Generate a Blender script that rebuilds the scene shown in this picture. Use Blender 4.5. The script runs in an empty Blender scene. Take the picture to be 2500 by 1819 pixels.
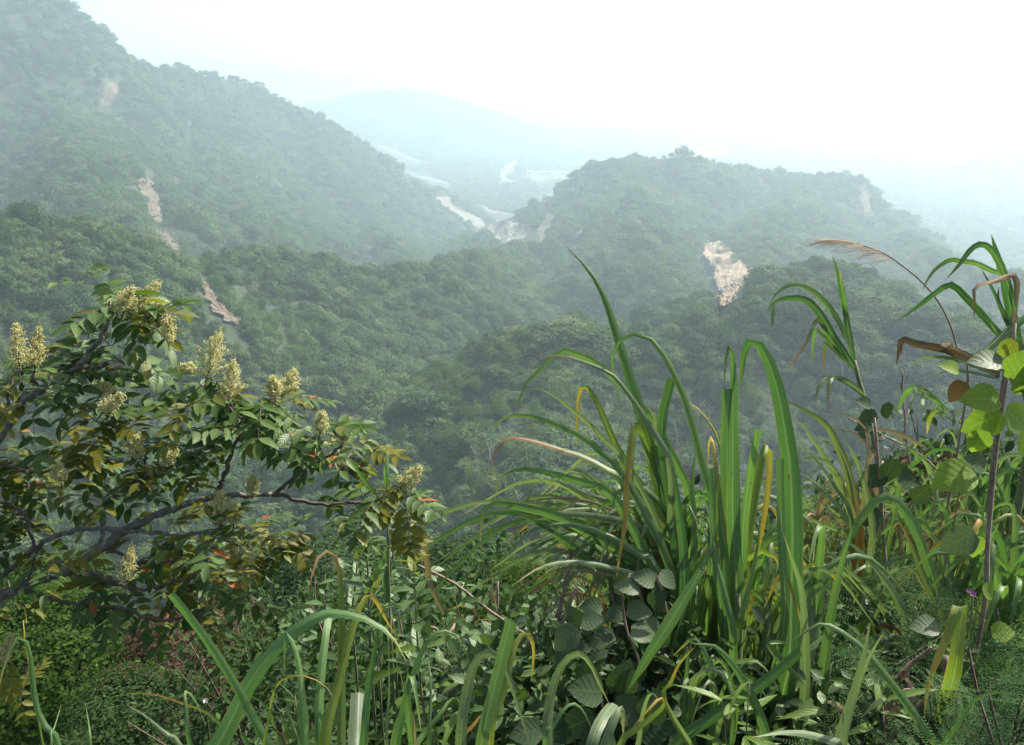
import bpy, bmesh, math, random
import numpy as np
from mathutils import Vector, Matrix
R = math.radians
random.seed(7)
rng = np.random.default_rng(11)
scene = bpy.context.scene
COL = scene.collection

# ------------------------------------------------------------------ camera
FPX, PITCH = 2255.0, R(20.9)                 # focal length in photo pixels (2500 wide), downward pitch
cam_d = bpy.data.cameras.new('camera')
cam_d.sensor_width = 36.0
cam_d.lens = 36.0 * FPX / 2500.0
cam_d.clip_start, cam_d.clip_end = 0.05, 30000.0
cam = bpy.data.objects.new('camera', cam_d)
COL.objects.link(cam)
cam.location = (0, 0, 0)
cam.rotation_euler = (math.pi / 2 - PITCH, 0, 0)
scene.camera = cam

# ------------------------------------------------------------------ sky, sun, exposure
SUN_AZ, SUN_EL = R(48), R(46)                # azimuth to the right of the view direction
world = bpy.data.worlds.new('World')
scene.world = world
world.use_nodes = True
wn = world.node_tree.nodes
sky = wn.new('ShaderNodeTexSky')
sky.sky_type = 'NISHITA'
sky.sun_disc = False
sky.sun_elevation = SUN_EL
sky.sun_rotation = SUN_AZ
sky.altitude = 600
sky.air_density, sky.dust_density, sky.ozone_density = 0.6, 6.0, 0.6
wn['Background'].inputs['Strength'].default_value = 0.08
world.node_tree.links.new(sky.outputs[0], wn['Background'].inputs['Color'])
sun_d = bpy.data.lights.new('sun', 'SUN')
sun_d.energy = 4.6
sun_d.angle = R(0.6)
sun_d.color = (1.0, 0.94, 0.82)
sun = bpy.data.objects.new('sun', sun_d)
COL.objects.link(sun)
sun_dir = Vector((math.sin(SUN_AZ) * math.cos(SUN_EL), math.cos(SUN_AZ) * math.cos(SUN_EL), math.sin(SUN_EL)))
sun.rotation_euler = sun_dir.to_track_quat('Z', 'Y').to_euler()
sun.location = sun_dir * 50
vs = scene.view_settings
vs.view_transform, vs.look = 'Standard', 'None'
vs.exposure, vs.gamma, vs.use_curve_mapping = 1.44, 1.0, False
scene.cycles.volume_bounces = 2
scene.cycles.max_bounces = 5
scene.cycles.diffuse_bounces = 2
scene.cycles.glossy_bounces = 2
scene.cycles.transmission_bounces = 4
scene.cycles.transparent_max_bounces = 5
scene.cycles.sample_clamp_indirect = 4.0

# ------------------------------------------------------------------ helpers
cp, sp = math.cos(PITCH), math.sin(PITCH)
def pdir(px, py):
    """direction of a photo pixel (2500 x 1819)"""
    a, b = (px - 1250.0) / FPX, (909.5 - py) / FPX
    return np.array((a, cp + b * sp, -sp + b * cp))
def at(px, py, t):
    """point on the pixel's ray at depth t along the optical axis"""
    return pdir(px, py) * t
def at_r(px, py, r):
    """point on the pixel's ray at horizontal range r"""
    d = pdir(px, py)
    return d * (r / math.hypot(d[0], d[1]))
def to_pix(P):
    P = np.asarray(P, float)
    f = P[..., 1] * cp - P[..., 2] * sp
    u = P[..., 1] * sp + P[..., 2] * cp
    f = np.where(f < 1e-3, 1e-3, f)
    return 1250 + FPX * P[..., 0] / f, 909.5 - FPX * u / f

def mesh_obj(name, verts, faces, mats, parent=None, uvs=None, smooth=True, matidx=None):
    me = mesh_data(name, verts, faces, mats, uvs, smooth, matidx)
    return link(name, me, parent)
def mesh_data(name, verts, faces, mats, uvs=None, smooth=True, matidx=None):
    me = bpy.data.meshes.new(name)
    verts = np.asarray(verts, np.float32).reshape(-1, 3)
    if isinstance(faces, np.ndarray):
        nf, k = faces.shape
        me.vertices.add(len(verts)); me.vertices.foreach_set('co', verts.ravel())
        me.loops.add(nf * k); me.loops.foreach_set('vertex_index', faces.ravel().astype(np.int32))
        me.polygons.add(nf)
        me.polygons.foreach_set('loop_start', np.arange(0, nf * k, k, dtype=np.int32))
        me.update(calc_edges=True)
    else:
        me.from_pydata(verts.tolist(), [], faces)
    if uvs is not None:
        lay = me.uv_layers.new(name='UVMap')
        vi = np.empty(len(me.loops), np.int32); me.loops.foreach_get('vertex_index', vi)
        lay.data.foreach_set('uv', np.asarray(uvs, np.float32).reshape(-1, 2)[vi].ravel())
    for m in (mats if isinstance(mats, (list, tuple)) else [mats]):
        me.materials.append(m)
    if matidx is not None:
        me.polygons.foreach_set('material_index', np.asarray(matidx, np.int32))
    if smooth:
        me.polygons.foreach_set('use_smooth', np.ones(len(me.polygons), bool))
    me.update()
    return me
def link(name, me, parent=None, loc=None):
    o = bpy.data.objects.new(name, me)
    COL.objects.link(o)
    if parent is not None:
        o.parent = parent
    if loc is not None:
        o.location = loc
    return o
def tag(o, label=None, cat=None, group=None, kind=None):
    if label: o['label'] = label
    if cat: o['category'] = cat
    if group: o['group'] = group
    if kind: o['kind'] = kind
    return o
def empty(name, loc, label, cat, group=None):
    o = bpy.data.objects.new(name, None)
    o.empty_display_size = 0.1
    COL.objects.link(o)
    o.location = [float(v) for v in loc]
    return tag(o, label, cat, group)

def _hash(ix, iy, seed):
    n = (ix.astype(np.int64) * 374761393 + iy.astype(np.int64) * 668265263 + seed * 974711) & 0x7fffffff
    n = ((n ^ (n >> 13)) * 1274126177) & 0x7fffffff
    n = n ^ (n >> 16)
    return (n & 0xffff) / 65535.0 * 2 * math.pi
def noise2(x, y, seed=0):
    x0, y0 = np.floor(x), np.floor(y)
    fx, fy = x - x0, y - y0
    u, v = fx * fx * fx * (fx * (fx * 6 - 15) + 10), fy * fy * fy * (fy * (fy * 6 - 15) + 10)
    def g(ix, iy, dx, dy):
        a = _hash(ix, iy, seed)
        return np.cos(a) * dx + np.sin(a) * dy
    n00 = g(x0, y0, fx, fy); n10 = g(x0 + 1, y0, fx - 1, fy)
    n01 = g(x0, y0 + 1, fx, fy - 1); n11 = g(x0 + 1, y0 + 1, fx - 1, fy - 1)
    return ((n00 * (1 - u) + n10 * u) * (1 - v) + (n01 * (1 - u) + n11 * u) * v) * 1.4
def fbm(x, y, oct=4, seed=0):
    s, a, f = 0, 1.0, 1.0
    for k in range(oct):
        s = s + a * noise2(x * f, y * f, seed + k * 17); a *= 0.5; f *= 2.03
    return s

# ------------------------------------------------------------------ materials
def new_mat(name):
    m = bpy.data.materials.new(name)
    m.use_nodes = True
    n = m.node_tree.nodes
    return m, n, m.node_tree.links, n['Principled BSDF'], n['Material Output']
def N(n, typ, **kw):
    nd = n.new(typ)
    for k, v in kw.items():
        if k in ('operation', 'blend_type', 'data_type', 'attribute_type', 'attribute_name', 'noise_dimensions', 'wave_type', 'bands_direction', 'feature', 'distance', 'clamp'):
            setattr(nd, k, v)
        else:
            key = int(k[1:]) if k[0] == 'i' and k[1:].isdigit() else k
            nd.inputs[key].default_value = v
    return nd
def ramp(n, stops, interp='LINEAR'):
    r = n.new('ShaderNodeValToRGB')
    r.color_ramp.interpolation = interp
    e = r.color_ramp.elements
    while len(e) < len(stops): e.new(0.5)
    for k, (p, c) in enumerate(stops):
        e[k].position = p
        e[k].color = (c[0], c[1], c[2], 1) if hasattr(c, '__len__') else (c, c, c, 1)
    return r
def leaf_shader(m, n, l, bsdf, out, col, trans=0.35, rough=0.5, tint=(1.12, 1.28, 0.55)):
    """adds light that comes through the leaf"""
    bsdf.inputs['Roughness'].default_value = rough
    l.new(col, bsdf.inputs['Base Color'])
    tr = n.new('ShaderNodeBsdfTranslucent')
    mx = N(n, 'ShaderNodeMix', data_type='RGBA', blend_type='MULTIPLY')
    mx.inputs['Factor'].default_value = 1.0
    l.new(col, mx.inputs['A']); mx.inputs['B'].default_value = (*tint, 1)
    l.new(mx.outputs['Result'], tr.inputs['Color'])
    ms = n.new('ShaderNodeMixShader'); ms.inputs[0].default_value = trans
    l.new(bsdf.outputs[0], ms.inputs[1]); l.new(tr.outputs[0], ms.inputs[2])
    l.new(ms.outputs[0], out.inputs['Surface'])
# ------------------------------------------------------------------ terrain: ridges traced at their distance, slopes falling away from them
CANOPY = 7.0
RIDGES = []
# traced ranges (steps by eye) to metres, from the sizes of the crowns and the fading of the air
RA = [0, 350, 400, 450, 500, 600, 700, 800, 850, 950, 1000, 1200, 1600, 2000, 2500, 4200]
RB = [0, 280, 320, 352, 385, 455, 600, 980, 1400, 1620, 1760, 2400, 3350, 4100, 5000, 6800]
def ridge(pts, sl, sr, drop=CANOPY, steep=0):
    """pts: (px, py, range). sl / sr: fall per metre on the left / right of the walking direction"""
    P = np.array([at_r(a, b, np.interp(r, RA, RB)) for a, b, r in pts]); P[:, 2] -= drop
    RIDGES.append((P, sl, sr, steep))
# A: the big mountain on the left; its crest falls to the river
ridge([(-900, -260, 900), (-350, -190, 900), (-60, -150, 920), (140, -10, 940), (165, 4, 940), (205, 45, 945), (290, 136, 955)], 1.25, 1.05)
ridge([(290, 140, 955), (340, 152, 965), (450, 168, 985), (600, 192, 1010), (690, 236, 1020), (760, 282, 1015), (850, 365, 1000), (950, 462, 980), (1050, 542, 960),
       (1130, 562, 950), (1205, 596, 940)], .75, .48, CANOPY, 1)
# spurs of A coming towards the camera
ridge([(450, 168, 985), (480, 300, 900), (560, 430, 830), (640, 560, 770)], .62, .62, 14)
ridge([(60, 60, 915), (150, 220, 850), (180, 380, 770), (200, 500, 720)], .6, .6, 16)
ridge([(760, 268, 1015), (800, 400, 930), (900, 520, 860), (960, 600, 800)], .65, .65, 14)
# B: spur in front of A
ridge([(-600, 380, 560), (-200, 470, 560), (0, 505, 560), (130, 520, 570), (245, 552, 585), (300, 612, 600), (440, 622, 610), (560, 606, 620),
       (680, 606, 640), (800, 636, 650), (920, 650, 660), (1020, 646, 680), (1130, 630, 720), (1230, 612, 770), (1330, 596, 820)], .8, .62)
ridge([(680, 606, 640), (760, 760, 560), (860, 880, 500), (905, 930, 470)], .6, .6, 16)
ridge([(245, 552, 585), (300, 800, 480), (380, 1000, 400), (420, 1150, 350)], .6, .6, 16)
# C: the nearer wooded rise on the right of the gully
ridge([(960, 1010, 380), (1040, 930, 395), (1130, 860, 410), (1250, 798, 420), (1400, 786, 425), (1560, 806, 430), (1680, 800, 440), (1760, 770, 455),
       (1830, 712, 475), (1930, 682, 490), (2020, 668, 500), (2110, 700, 510), (2230, 735, 500), (2400, 770, 480), (2700, 820, 460), (3300, 800, 420)], .7, .62)
ridge([(1400, 786, 425), (1330, 950, 350), (1290, 1100, 300)], .55, .55, 14)
# knob behind C
ridge([(1930, 660, 600), (2010, 632, 610), (2090, 648, 615), (2190, 690, 600)], .6, .6)
# D: the hill right of the river
ridge([(1285, 600, 850), (1310, 545, 850), (1345, 480, 850), (1400, 425, 845), (1450, 400, 840), (1530, 384, 840), (1600, 376, 840), (1680, 372, 838), (1760, 388, 840),
       (1850, 410, 850), (1950, 424, 850), (2040, 424, 850), (2092, 432, 850)], .62, .6, CANOPY, 2)
ridge([(2092, 432, 850), (2125, 510, 840), (2200, 558, 830), (2300, 620, 800), (2450, 672, 760), (2750, 720, 740)], .75, .5)
ridge([(1530, 384, 840), (1560, 520, 780), (1600, 660, 710)], .5, .5, 15)
ridge([(1950, 424, 850), (1880, 540, 790), (1840, 640, 720)], .5, .5, 15)
# E: terraced hills beyond the river
ridge([(640, 330, 2200), (780, 250, 2150), (900, 224, 2100), (1000, 218, 2100), (1080, 236, 2080), (1150, 275, 2000), (1220, 330, 1900), (1290, 385, 1750)], .35, .3)
ridge([(780, 300, 1900), (900, 330, 1750), (1010, 390, 1600), (1100, 440, 1450), (1170, 490, 1300)], .3, .33)
ridge([(1290, 345, 2250), (1400, 318, 2350), (1560, 330, 2500)], .2, .25, 4)
# F: far ranges lost in the haze
ridge([(-600, -150, 4200), (250, 105, 4200), (600, 150, 4200), (900, 185, 4200), (1150, 250, 4000), (1240, 290, 3600)], .3, .3)
ridge([(1200, 300, 3000), (1330, 235, 3300), (1450, 195, 3500), (1650, 175, 3500), (1900, 190, 3300), (2200, 240, 3100), (2500, 260, 3000), (3000, 230, 3000)], .3, .3)
ridge([(2180, 470, 1500), (2300, 420, 1550), (2450, 380, 1600), (2700, 330, 1600), (3100, 250, 1600)], .4, .35)

def seg_height(x, y, P, sl, sr, steep=0):
    best = np.full(x.shape, -1e9); dist = np.full(x.shape, 1e9)
    for a, b in zip(P[:-1], P[1:]):
        ex, ey = b[0] - a[0], b[1] - a[1]
        L2 = ex * ex + ey * ey
        t = np.clip(((x - a[0]) * ex + (y - a[1]) * ey) / L2, 0, 1)
        dx, dy = x - (a[0] + t * ex), y - (a[1] + t * ey)
        d = np.hypot(dx, dy)
        side = ex * dy - ey * dx
        s = np.where(side > 0, sl, sr)
        if steep:                             # crests that plunge: the end of each stretch falls off steeply along the crest
            w = np.clip(1.25 * (np.abs(dx) if steep == 2 else np.maximum(0, dx)) / (d + 1e-6) - .12, 0, 1)
            s = s * (1 - w) + np.maximum(s, 1.25) * w
        d2 = np.sqrt(d * d + 36.0) - 6.0
        h = a[2] + t * (b[2] - a[2]) - s * d2
        best = np.maximum(best, h); dist = np.minimum(dist, d)
    return best, dist
def floor_z(x, y):
    return -382.0 - 0.057 * (np.clip(np.hypot(x, y), 1700, 4150) - 1700.0)
def H(x, y, detail=True):
    x = np.asarray(x, float); y = np.asarray(y, float)
    r = np.hypot(x, y)
    wx = x + 18 * noise2(x / 110, y / 110, 5); wy = y + 18 * noise2(x / 110, y / 110, 9)
    k = np.where(r > 250, 9.0, 3.0)
    acc = np.zeros(x.shape); top = floor_z(x, y); dmin = np.full(x.shape, 1e9)
    hs = [floor_z(x, y)]
    for P, sl, sr, stp in RIDGES:
        h, d = seg_height(x, y, P, sl, sr, stp)
        hs.append(h); dmin = np.minimum(dmin, d)
    m = np.max(hs, axis=0)
    for h in hs: acc += np.exp(np.clip((h - m) / k, -40, 0))
    z = m + k * np.log(acc) * 0.7
    # gullies and lumps: none on the crests, none on the valley floor
    amp = np.clip((dmin - 8) / 60, 0, 1) * np.clip((z - floor_z(x, y) - 4) / 25, 0, 1)
    rg = 1 - np.abs(fbm(wx / 95, wy / 95, 3, 21)) * 1.6
    z = z - amp * (9.0 - 15.0 * rg)
    if detail:
        z = z + amp * 3.0 * fbm(x / 22, y / 22, 2, 3)
    # the near slope under the photographer falls steeply away
    yy = np.maximum(0, y - 0.4)
    lat = np.clip(x, -12, 9)
    e_ = np.clip((x + 0.3) / 1.5, 0, 1); edge = 1.4 + 3.2 * e_ * e_ * (3 - 2 * e_)      # a verge, wider on the right, then the drop
    zn = -1.62 - 0.35 * np.minimum(yy, edge - 0.4) - 0.95 * np.maximum(0, y - edge) + 0.10 * lat + 0.12 * noise2(x / 2.5, y / 2.5, 31) * np.clip(r / 8, 0, 1) + 3.0 * noise2(x / 40, y / 40, 33) * np.clip((r - 12) / 40, 0, 1)
    zn = np.where(y < 0.4, -1.62 + 0.10 * lat - 0.02 * y, zn)
    kk = 4.0
    mm = np.maximum(z, zn)
    return mm + kk * np.log(np.exp((z - mm) / kk) + np.exp((zn - mm) / kk)) * np.clip((r - 60) / 100, 0, 1)

# polar grid round the photographer: fine where the picture is fine
AZ = np.linspace(R(-56), R(56), 460)
RR = np.concatenate([np.linspace(0.3, 12, 52)[:-1], np.geomspace(12, 220, 60)[:-1], np.linspace(220, 700, 150)[:-1], np.linspace(700, 2200, 250)[:-1], np.geomspace(2200, 9000, 110)])
GA, GR = np.meshgrid(AZ, RR, indexing='ij')
GX, GY = GR * np.sin(GA), GR * np.cos(GA)
GZ = H(GX, GY)
nA, nR = GX.shape
ii = np.arange(nA * nR).reshape(nA, nR)
quads = np.stack([ii[:-1, :-1], ii[1:, :-1], ii[1:, 1:], ii[:-1, 1:]], -1).reshape(-1, 4)
# the shoulder the photographer stands on, closing the ground behind
bx, by = np.meshgrid(np.linspace(-400, 400, 60), np.linspace(-300, 60, 40), indexing='ij')

def ground_hit(px, py, rmin=60.0, rmax=8000.0):
    """first place where the pixel's ray meets the terrain"""
    px = np.atleast_1d(np.asarray(px, float)); py = np.atleast_1d(np.asarray(py, float))
    D = np.stack([pdir(a, b) for a, b in zip(px, py)])
    D /= np.hypot(D[:, 0], D[:, 1])[:, None]
    fa = np.clip((np.arctan2(D[:, 0], D[:, 1]) - AZ[0]) / (AZ[1] - AZ[0]), 0, nA - 1.001)
    i0 = fa.astype(int); w = (fa - i0)[:, None]
    prof = GZ[i0] * (1 - w) + GZ[i0 + 1] * w
    gap = D[:, 2:3] * RR[None, :] - prof
    ok = (gap <= 0) & (RR[None, :] >= rmin) & (RR[None, :] <= rmax)
    k = np.where(ok.any(1), ok.argmax(1), np.searchsorted(RR, 4000.0)); k = np.maximum(k, 1)
    q = np.arange(len(D)); g0, g1 = gap[q, k - 1], gap[q, k]
    t = np.clip(g0 / (g0 - g1 + 1e-9), 0, 1)
    hit = RR[k - 1] + (RR[k] - RR[k - 1]) * np.where(g0 > 0, t, 1)
    X, Y = D[:, 0] * hit, D[:, 1] * hit
    return np.stack([X, Y, H(X, Y)], 1)

m_ground, n, l, b, o_ = new_mat('undergrowth_soil')
tc = N(n, 'ShaderNodeTexCoord'); no = N(n, 'ShaderNodeTexNoise', Scale=0.11, Detail=8.0, Roughness=0.7)
l.new(tc.outputs['Object'], no.inputs['Vector'])
rp = ramp(n, [(0.3, (0.012, 0.022, 0.009)), (0.5, (0.022, 0.038, 0.014)), (0.62, (0.034, 0.050, 0.019)), (0.78, (0.055, 0.052, 0.030))])
l.new(no.outputs['Fac'], rp.inputs[0]); l.new(rp.outputs[0], b.inputs['Base Color']); b.inputs['Roughness'].default_value = 0.95
no2 = N(n, 'ShaderNodeTexNoise', Scale=0.35, Detail=6.0); l.new(tc.outputs['Object'], no2.inputs['Vector'])
bp = N(n, 'ShaderNodeBump', Strength=1.0, Distance=2.0); l.new(no2.outputs['Fac'], bp.inputs['Height']); l.new(bp.outputs[0], b.inputs['Normal'])
terrain = mesh_obj('terrain', np.stack([GX, GY, GZ], -1).reshape(-1, 3), quads, m_ground)
tag(terrain, 'wooded mountain slopes falling to a river valley', None, None, 'structure')
# the road shoulder behind the photographer
sv, sf = [], []
for j, yb in enumerate((-60, -8, 0.55)):
    for i in range(41):
        xb = -60 + 3.0 * i
        sv.append((xb, yb, -1.66 + 0.10 * max(-12, min(9, xb)) - 0.02 * min(yb, 0) - (0.3 if j == 2 else 0)))
for j in range(2):
    for i in range(40):
        a = j * 41 + i; sf.append((a, a + 1, a + 42, a + 41))
tag(mesh_obj('ground', sv, sf, m_ground), 'earth shoulder behind the viewpoint', None, None, 'structure')
# ------------------------------------------------------------------ bare ground: scars, gravel, tracks (regions drawn in photo pixels, laid on the terrain)
def bare_mat(name, c0, c1, c2, scale, bump=1.0):
    m, n, l, b, o = new_mat(name)
    tc = N(n, 'ShaderNodeTexCoord')
    a = N(n, 'ShaderNodeTexNoise', Scale=scale, Detail=9.0, Roughness=0.72); l.new(tc.outputs['Object'], a.inputs['Vector'])
    v = N(n, 'ShaderNodeTexVoronoi', Scale=scale * 3.2); l.new(tc.outputs['Object'], v.inputs['Vector'])
    r = ramp(n, [(0.28, c0), (0.5, c1), (0.72, c2)]); l.new(a.outputs['Fac'], r.inputs[0])
    mx = N(n, 'ShaderNodeMix', data_type='RGBA', blend_type='MULTIPLY'); mx.inputs['Factor'].default_value = 0.45
    l.new(r.outputs[0], mx.inputs['A']); l.new(v.outputs['Color'], mx.inputs['B'])
    hs = N(n, 'ShaderNodeHueSaturation', Saturation=0.25); 
    l.new(v.outputs['Color'], hs.inputs['Color']); l.new(hs.outputs[0], mx.inputs['B'])
    l.new(mx.outputs['Result'], b.inputs['Base Color']); b.inputs['Roughness'].default_value = 0.95
    bp = N(n, 'ShaderNodeBump', Strength=1.0, Distance=bump); l.new(v.outputs['Distance'], bp.inputs['Height']); l.new(bp.outputs[0], b.inputs['Normal'])
    return m
m_scar = bare_mat('pink_scree', (.080, .060, .040), (.140, .108, .072), (.205, .165, .115), .22)
m_scar_pale = bare_mat('pale_landslide_earth', (.15, .105, .062), (.29, .215, .140), (.42, .33, .23), .16)
m_gravel = bare_mat('river_gravel', (.14, .125, .10), (.23, .21, .175), (.34, .315, .27), .12)
m_road = bare_mat('dusty_track', (.15, .135, .115), (.22, .205, .175), (.30, .28, .25), .15, 0.2)

def in_poly(px, py, poly):
    px = np.asarray(px, float); py = np.asarray(py, float)
    ins = np.zeros(px.shape, bool); n_ = len(poly)
    for i in range(n_):
        x1, y1 = poly[i]; x2, y2 = poly[(i + 1) % n_]
        c = ((y1 > py) != (y2 > py)) & (px < (x2 - x1) * (py - y1) / ((y2 - y1) if y2 != y1 else 1e-9) + x1)
        ins ^= c
    return ins
CLEAR, CLEARPX = [], []                                   # world-space (x, y) polygons without trees
def drape(name, poly, mat, label, lift=1.2, step=5.0, rough=1.2, kind='structure', grow=1.0, edge=6.0, rmin=60.0, wide=4.0, clear=True):
    """a patch of bare ground: pixels inside the outline, carried to where their rays meet the slope"""
    poly = [(float(a), float(b)) for a, b in poly]
    xs = [p[0] for p in poly]; ys = [p[1] for p in poly]
    gx = np.arange(min(xs) - step, max(xs) + 2 * step, step); gy = np.arange(min(ys) - step, max(ys) + 2 * step, step)
    QX, QY = np.meshgrid(gx, gy, indexing='ij')
    JX = QX + edge * noise2(QX / 23, QY / 23, 41) + edge * .6 * noise2(QX / 9, QY / 9, 47); JY = QY + edge * noise2(QX / 23, QY / 23, 43)
    ins = in_poly(JX, JY, poly) | in_poly(JX + wide, JY, poly) | in_poly(JX - wide, JY, poly)
    P = ground_hit(QX.ravel(), QY.ravel(), rmin)
    nx, ny = QX.shape
    good = ins.ravel()
    dr = np.hypot(P[:, 0], P[:, 1])
    P[:, 2] += lift + rough * np.abs(fbm(P[:, 0] / 5, P[:, 1] / 5, 3, 51))
    ix = np.arange(nx * ny).reshape(nx, ny)
    f = np.stack([ix[:-1, :-1], ix[:-1, 1:], ix[1:, 1:], ix[1:, :-1]], -1).reshape(-1, 4)
    spread = dr[f].max(1) - dr[f].min(1)
    f = f[good[f].all(1) & (spread < 140)]
    use = np.unique(f)
    remap = np.full(nx * ny, -1); remap[use] = np.arange(len(use))
    o = mesh_obj(name, P[use], remap[f], mat)
    tag(o, label, None, None, kind)
    hull = ground_hit([p[0] for p in poly], [p[1] for p in poly], rmin)
    if not clear: return P[use], o
    CLEAR.append((hull[:, :2], grow)); CLEARPX.append((poly, float(np.median(dr[good])), float(dr[good].min())))
    return P[use], o
SCAR_ROCKS = []
P_, _o = drape('landslide', [(332, 440), (378, 442), (384, 470), (390, 520), (398, 560), (425, 590), (442, 608), (440, 620), (410, 606), (376, 592), (370, 560), (362, 510), (345, 475)], m_scar,
      'narrow pinkish landslide of broken rock on the left mountainside', step=3.0, edge=5)
SCAR_ROCKS.append((P_, 'grey boulders strewn down the narrow pinkish landslide', 110, .5, 1.7))
drape('landslide', [(262, 200), (292, 195), (284, 245), (262, 262), (246, 258)], m_scar, 'small faint bare patch high on the left mountainside', step=4.0, edge=7)
drape('landslide', [(488, 690), (508, 694), (525, 730), (560, 765), (600, 800), (560, 795), (520, 768), (500, 735)], m_scar, 'faint pinkish bare streak on the middle slope above the flowering tree', step=3.0, edge=13, wide=0.0)
P_, _o = drape('landslide', [(838, 1010), (905, 1005), (900, 1040), (870, 1060), (820, 1040)], m_scar, 'brownish bare cutting at the bottom of the gully', step=4.0, edge=8)
P_, _o = drape('landslide', [(1712, 602), (1775, 600), (1790, 640), (1800, 660), (1832, 662), (1830, 690), (1815, 712), (1800, 725), (1788, 745), (1775, 775), (1750, 765), (1765, 735), (1750, 700), (1735, 660)], m_scar_pale,
      'large bright cream landslide on the hill right of the river', step=4.0, edge=15, lift=4.5, rough=2.4, wide=9.0)
SCAR_ROCKS.append((P_, 'pale boulders strewn on the large bright landslide', 50, .6, 1.8))
drape('cliff', [(2096, 455), (2108, 450), (2116, 490), (2128, 520), (2115, 525), (2100, 500)], m_scar, 'pale bare cliff at the right end of the hill', step=4.0, edge=5)
drape('landslide', [(1312, 560), (1340, 520), (1352, 525), (1330, 590), (1316, 600)], m_scar, 'pinkish eroded bank on the right side of the river', step=4.0, edge=5)
drape('landslide', [(1385, 585), (1430, 560), (1425, 575), (1395, 592)], m_scar, 'small pinkish bank above the river bend', step=4.0, edge=4)
for pts, lab in (([(1545, 655), (1580, 650), (1590, 670), (1560, 672)], 'faint reddish patch on the hill above the long cane blade'),
                 ([(1570, 730), (1610, 725), (1606, 745), (1578, 748)], 'faint reddish patch low on the hill left of the bright landslide')):
    drape('landslide', pts, m_scar, lab, step=4.0, edge=8, wide=0.0, clear=False)
P_, _o = drape('river_bed', [(1035, 470), (1062, 482), (1098, 480), (1110, 508), (1180, 535), (1290, 548), (1300, 560), (1268, 600), (1225, 600), (1200, 570), (1150, 550), (1100, 522), (1075, 502)], m_gravel,
      'pale boulder-strewn river bed between the two hills', step=4.0, edge=3, lift=1.0, rough=0.8, rmin=500)
SCAR_ROCKS.append((P_, 'pale boulders lying on the river bed', 420, .5, 1.6))
drape('river_bed', [(1222, 430), (1240, 405), (1258, 392), (1262, 398), (1246, 418), (1240, 432), (1250, 445), (1245, 455), (1232, 450)], m_gravel, 'far bend of the pale river below the village', step=3.0, edge=3, rmin=900)
for poly, lab in (([(845, 262), (900, 268), (958, 286), (958, 294), (895, 278), (845, 268)], 'topmost pale road cut across the far hills'),
                  ([(960, 311), (1008, 307), (1008, 314), (962, 319)], 'short pale road cut on the far hillside'),
                  ([(925, 352), (960, 364), (1005, 386), (1046, 396), (1046, 402), (1000, 394), (955, 374), (925, 362)], 'pale road descending the far hillside to a bend'),
                  ([(985, 420), (1040, 432), (1095, 446), (1093, 454), (1035, 440), (985, 427)], 'pale road just above the river on the far bank'),
                  ([(1176, 500), (1200, 514), (1262, 524), (1262, 529), (1195, 522), (1172, 504)], 'thin pale track along the far river bank'),
                  ([(1322, 480), (1348, 470), (1346, 462), (1352, 464), (1354, 474), (1326, 486), (1336, 492), (1330, 498), (1318, 486)], 'winding pale track beside the hill at the river')):
    drape('road', poly, m_road, lab, step=2.5, edge=1.0, lift=1.5, wide=0.0, rough=0.2, rmin=900)
P_, _o = drape('road', [(1640, 366), (1700, 362), (1775, 360), (1775, 385), (1700, 384), (1650, 385)], m_gravel, 'pale gravel flat beyond the hill crest', step=4.0, edge=2, rmin=1000)

# boulders lying on the slips and the river bed: too many and too small to count
for Pq, lab, cnt, r0, r1 in SCAR_ROCKS:
    k = rng.integers(0, len(Pq), cnt); c = Pq[k] + rng.normal(size=(cnt, 3)) * np.array([1.0, 1.0, .1])
    oc = np.array([(1, 0, 0), (-1, 0, 0), (0, 1, 0), (0, -1, 0), (0, 0, .8), (0, 0, -.8)], float)
    V = (c[:, None, :] + oc[None] * rng.uniform(.6, 1.4, (cnt, 6, 1)) * (r0 + (r1 - r0) * rng.uniform(size=(cnt, 1, 1)) ** 2)).reshape(-1, 3)
    tri = np.array([(0, 2, 4), (2, 1, 4), (1, 3, 4), (3, 0, 4), (2, 0, 5), (1, 2, 5), (3, 1, 5), (0, 3, 5)])
    tag(mesh_obj('boulders', V, (tri[None] + (np.arange(cnt) * 6)[:, None, None]).reshape(-1, 3), m_scar if 'pinkish' in lab else (m_scar_pale if 'bright' in lab else m_gravel), smooth=False), lab, None, None, 'stuff')

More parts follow.
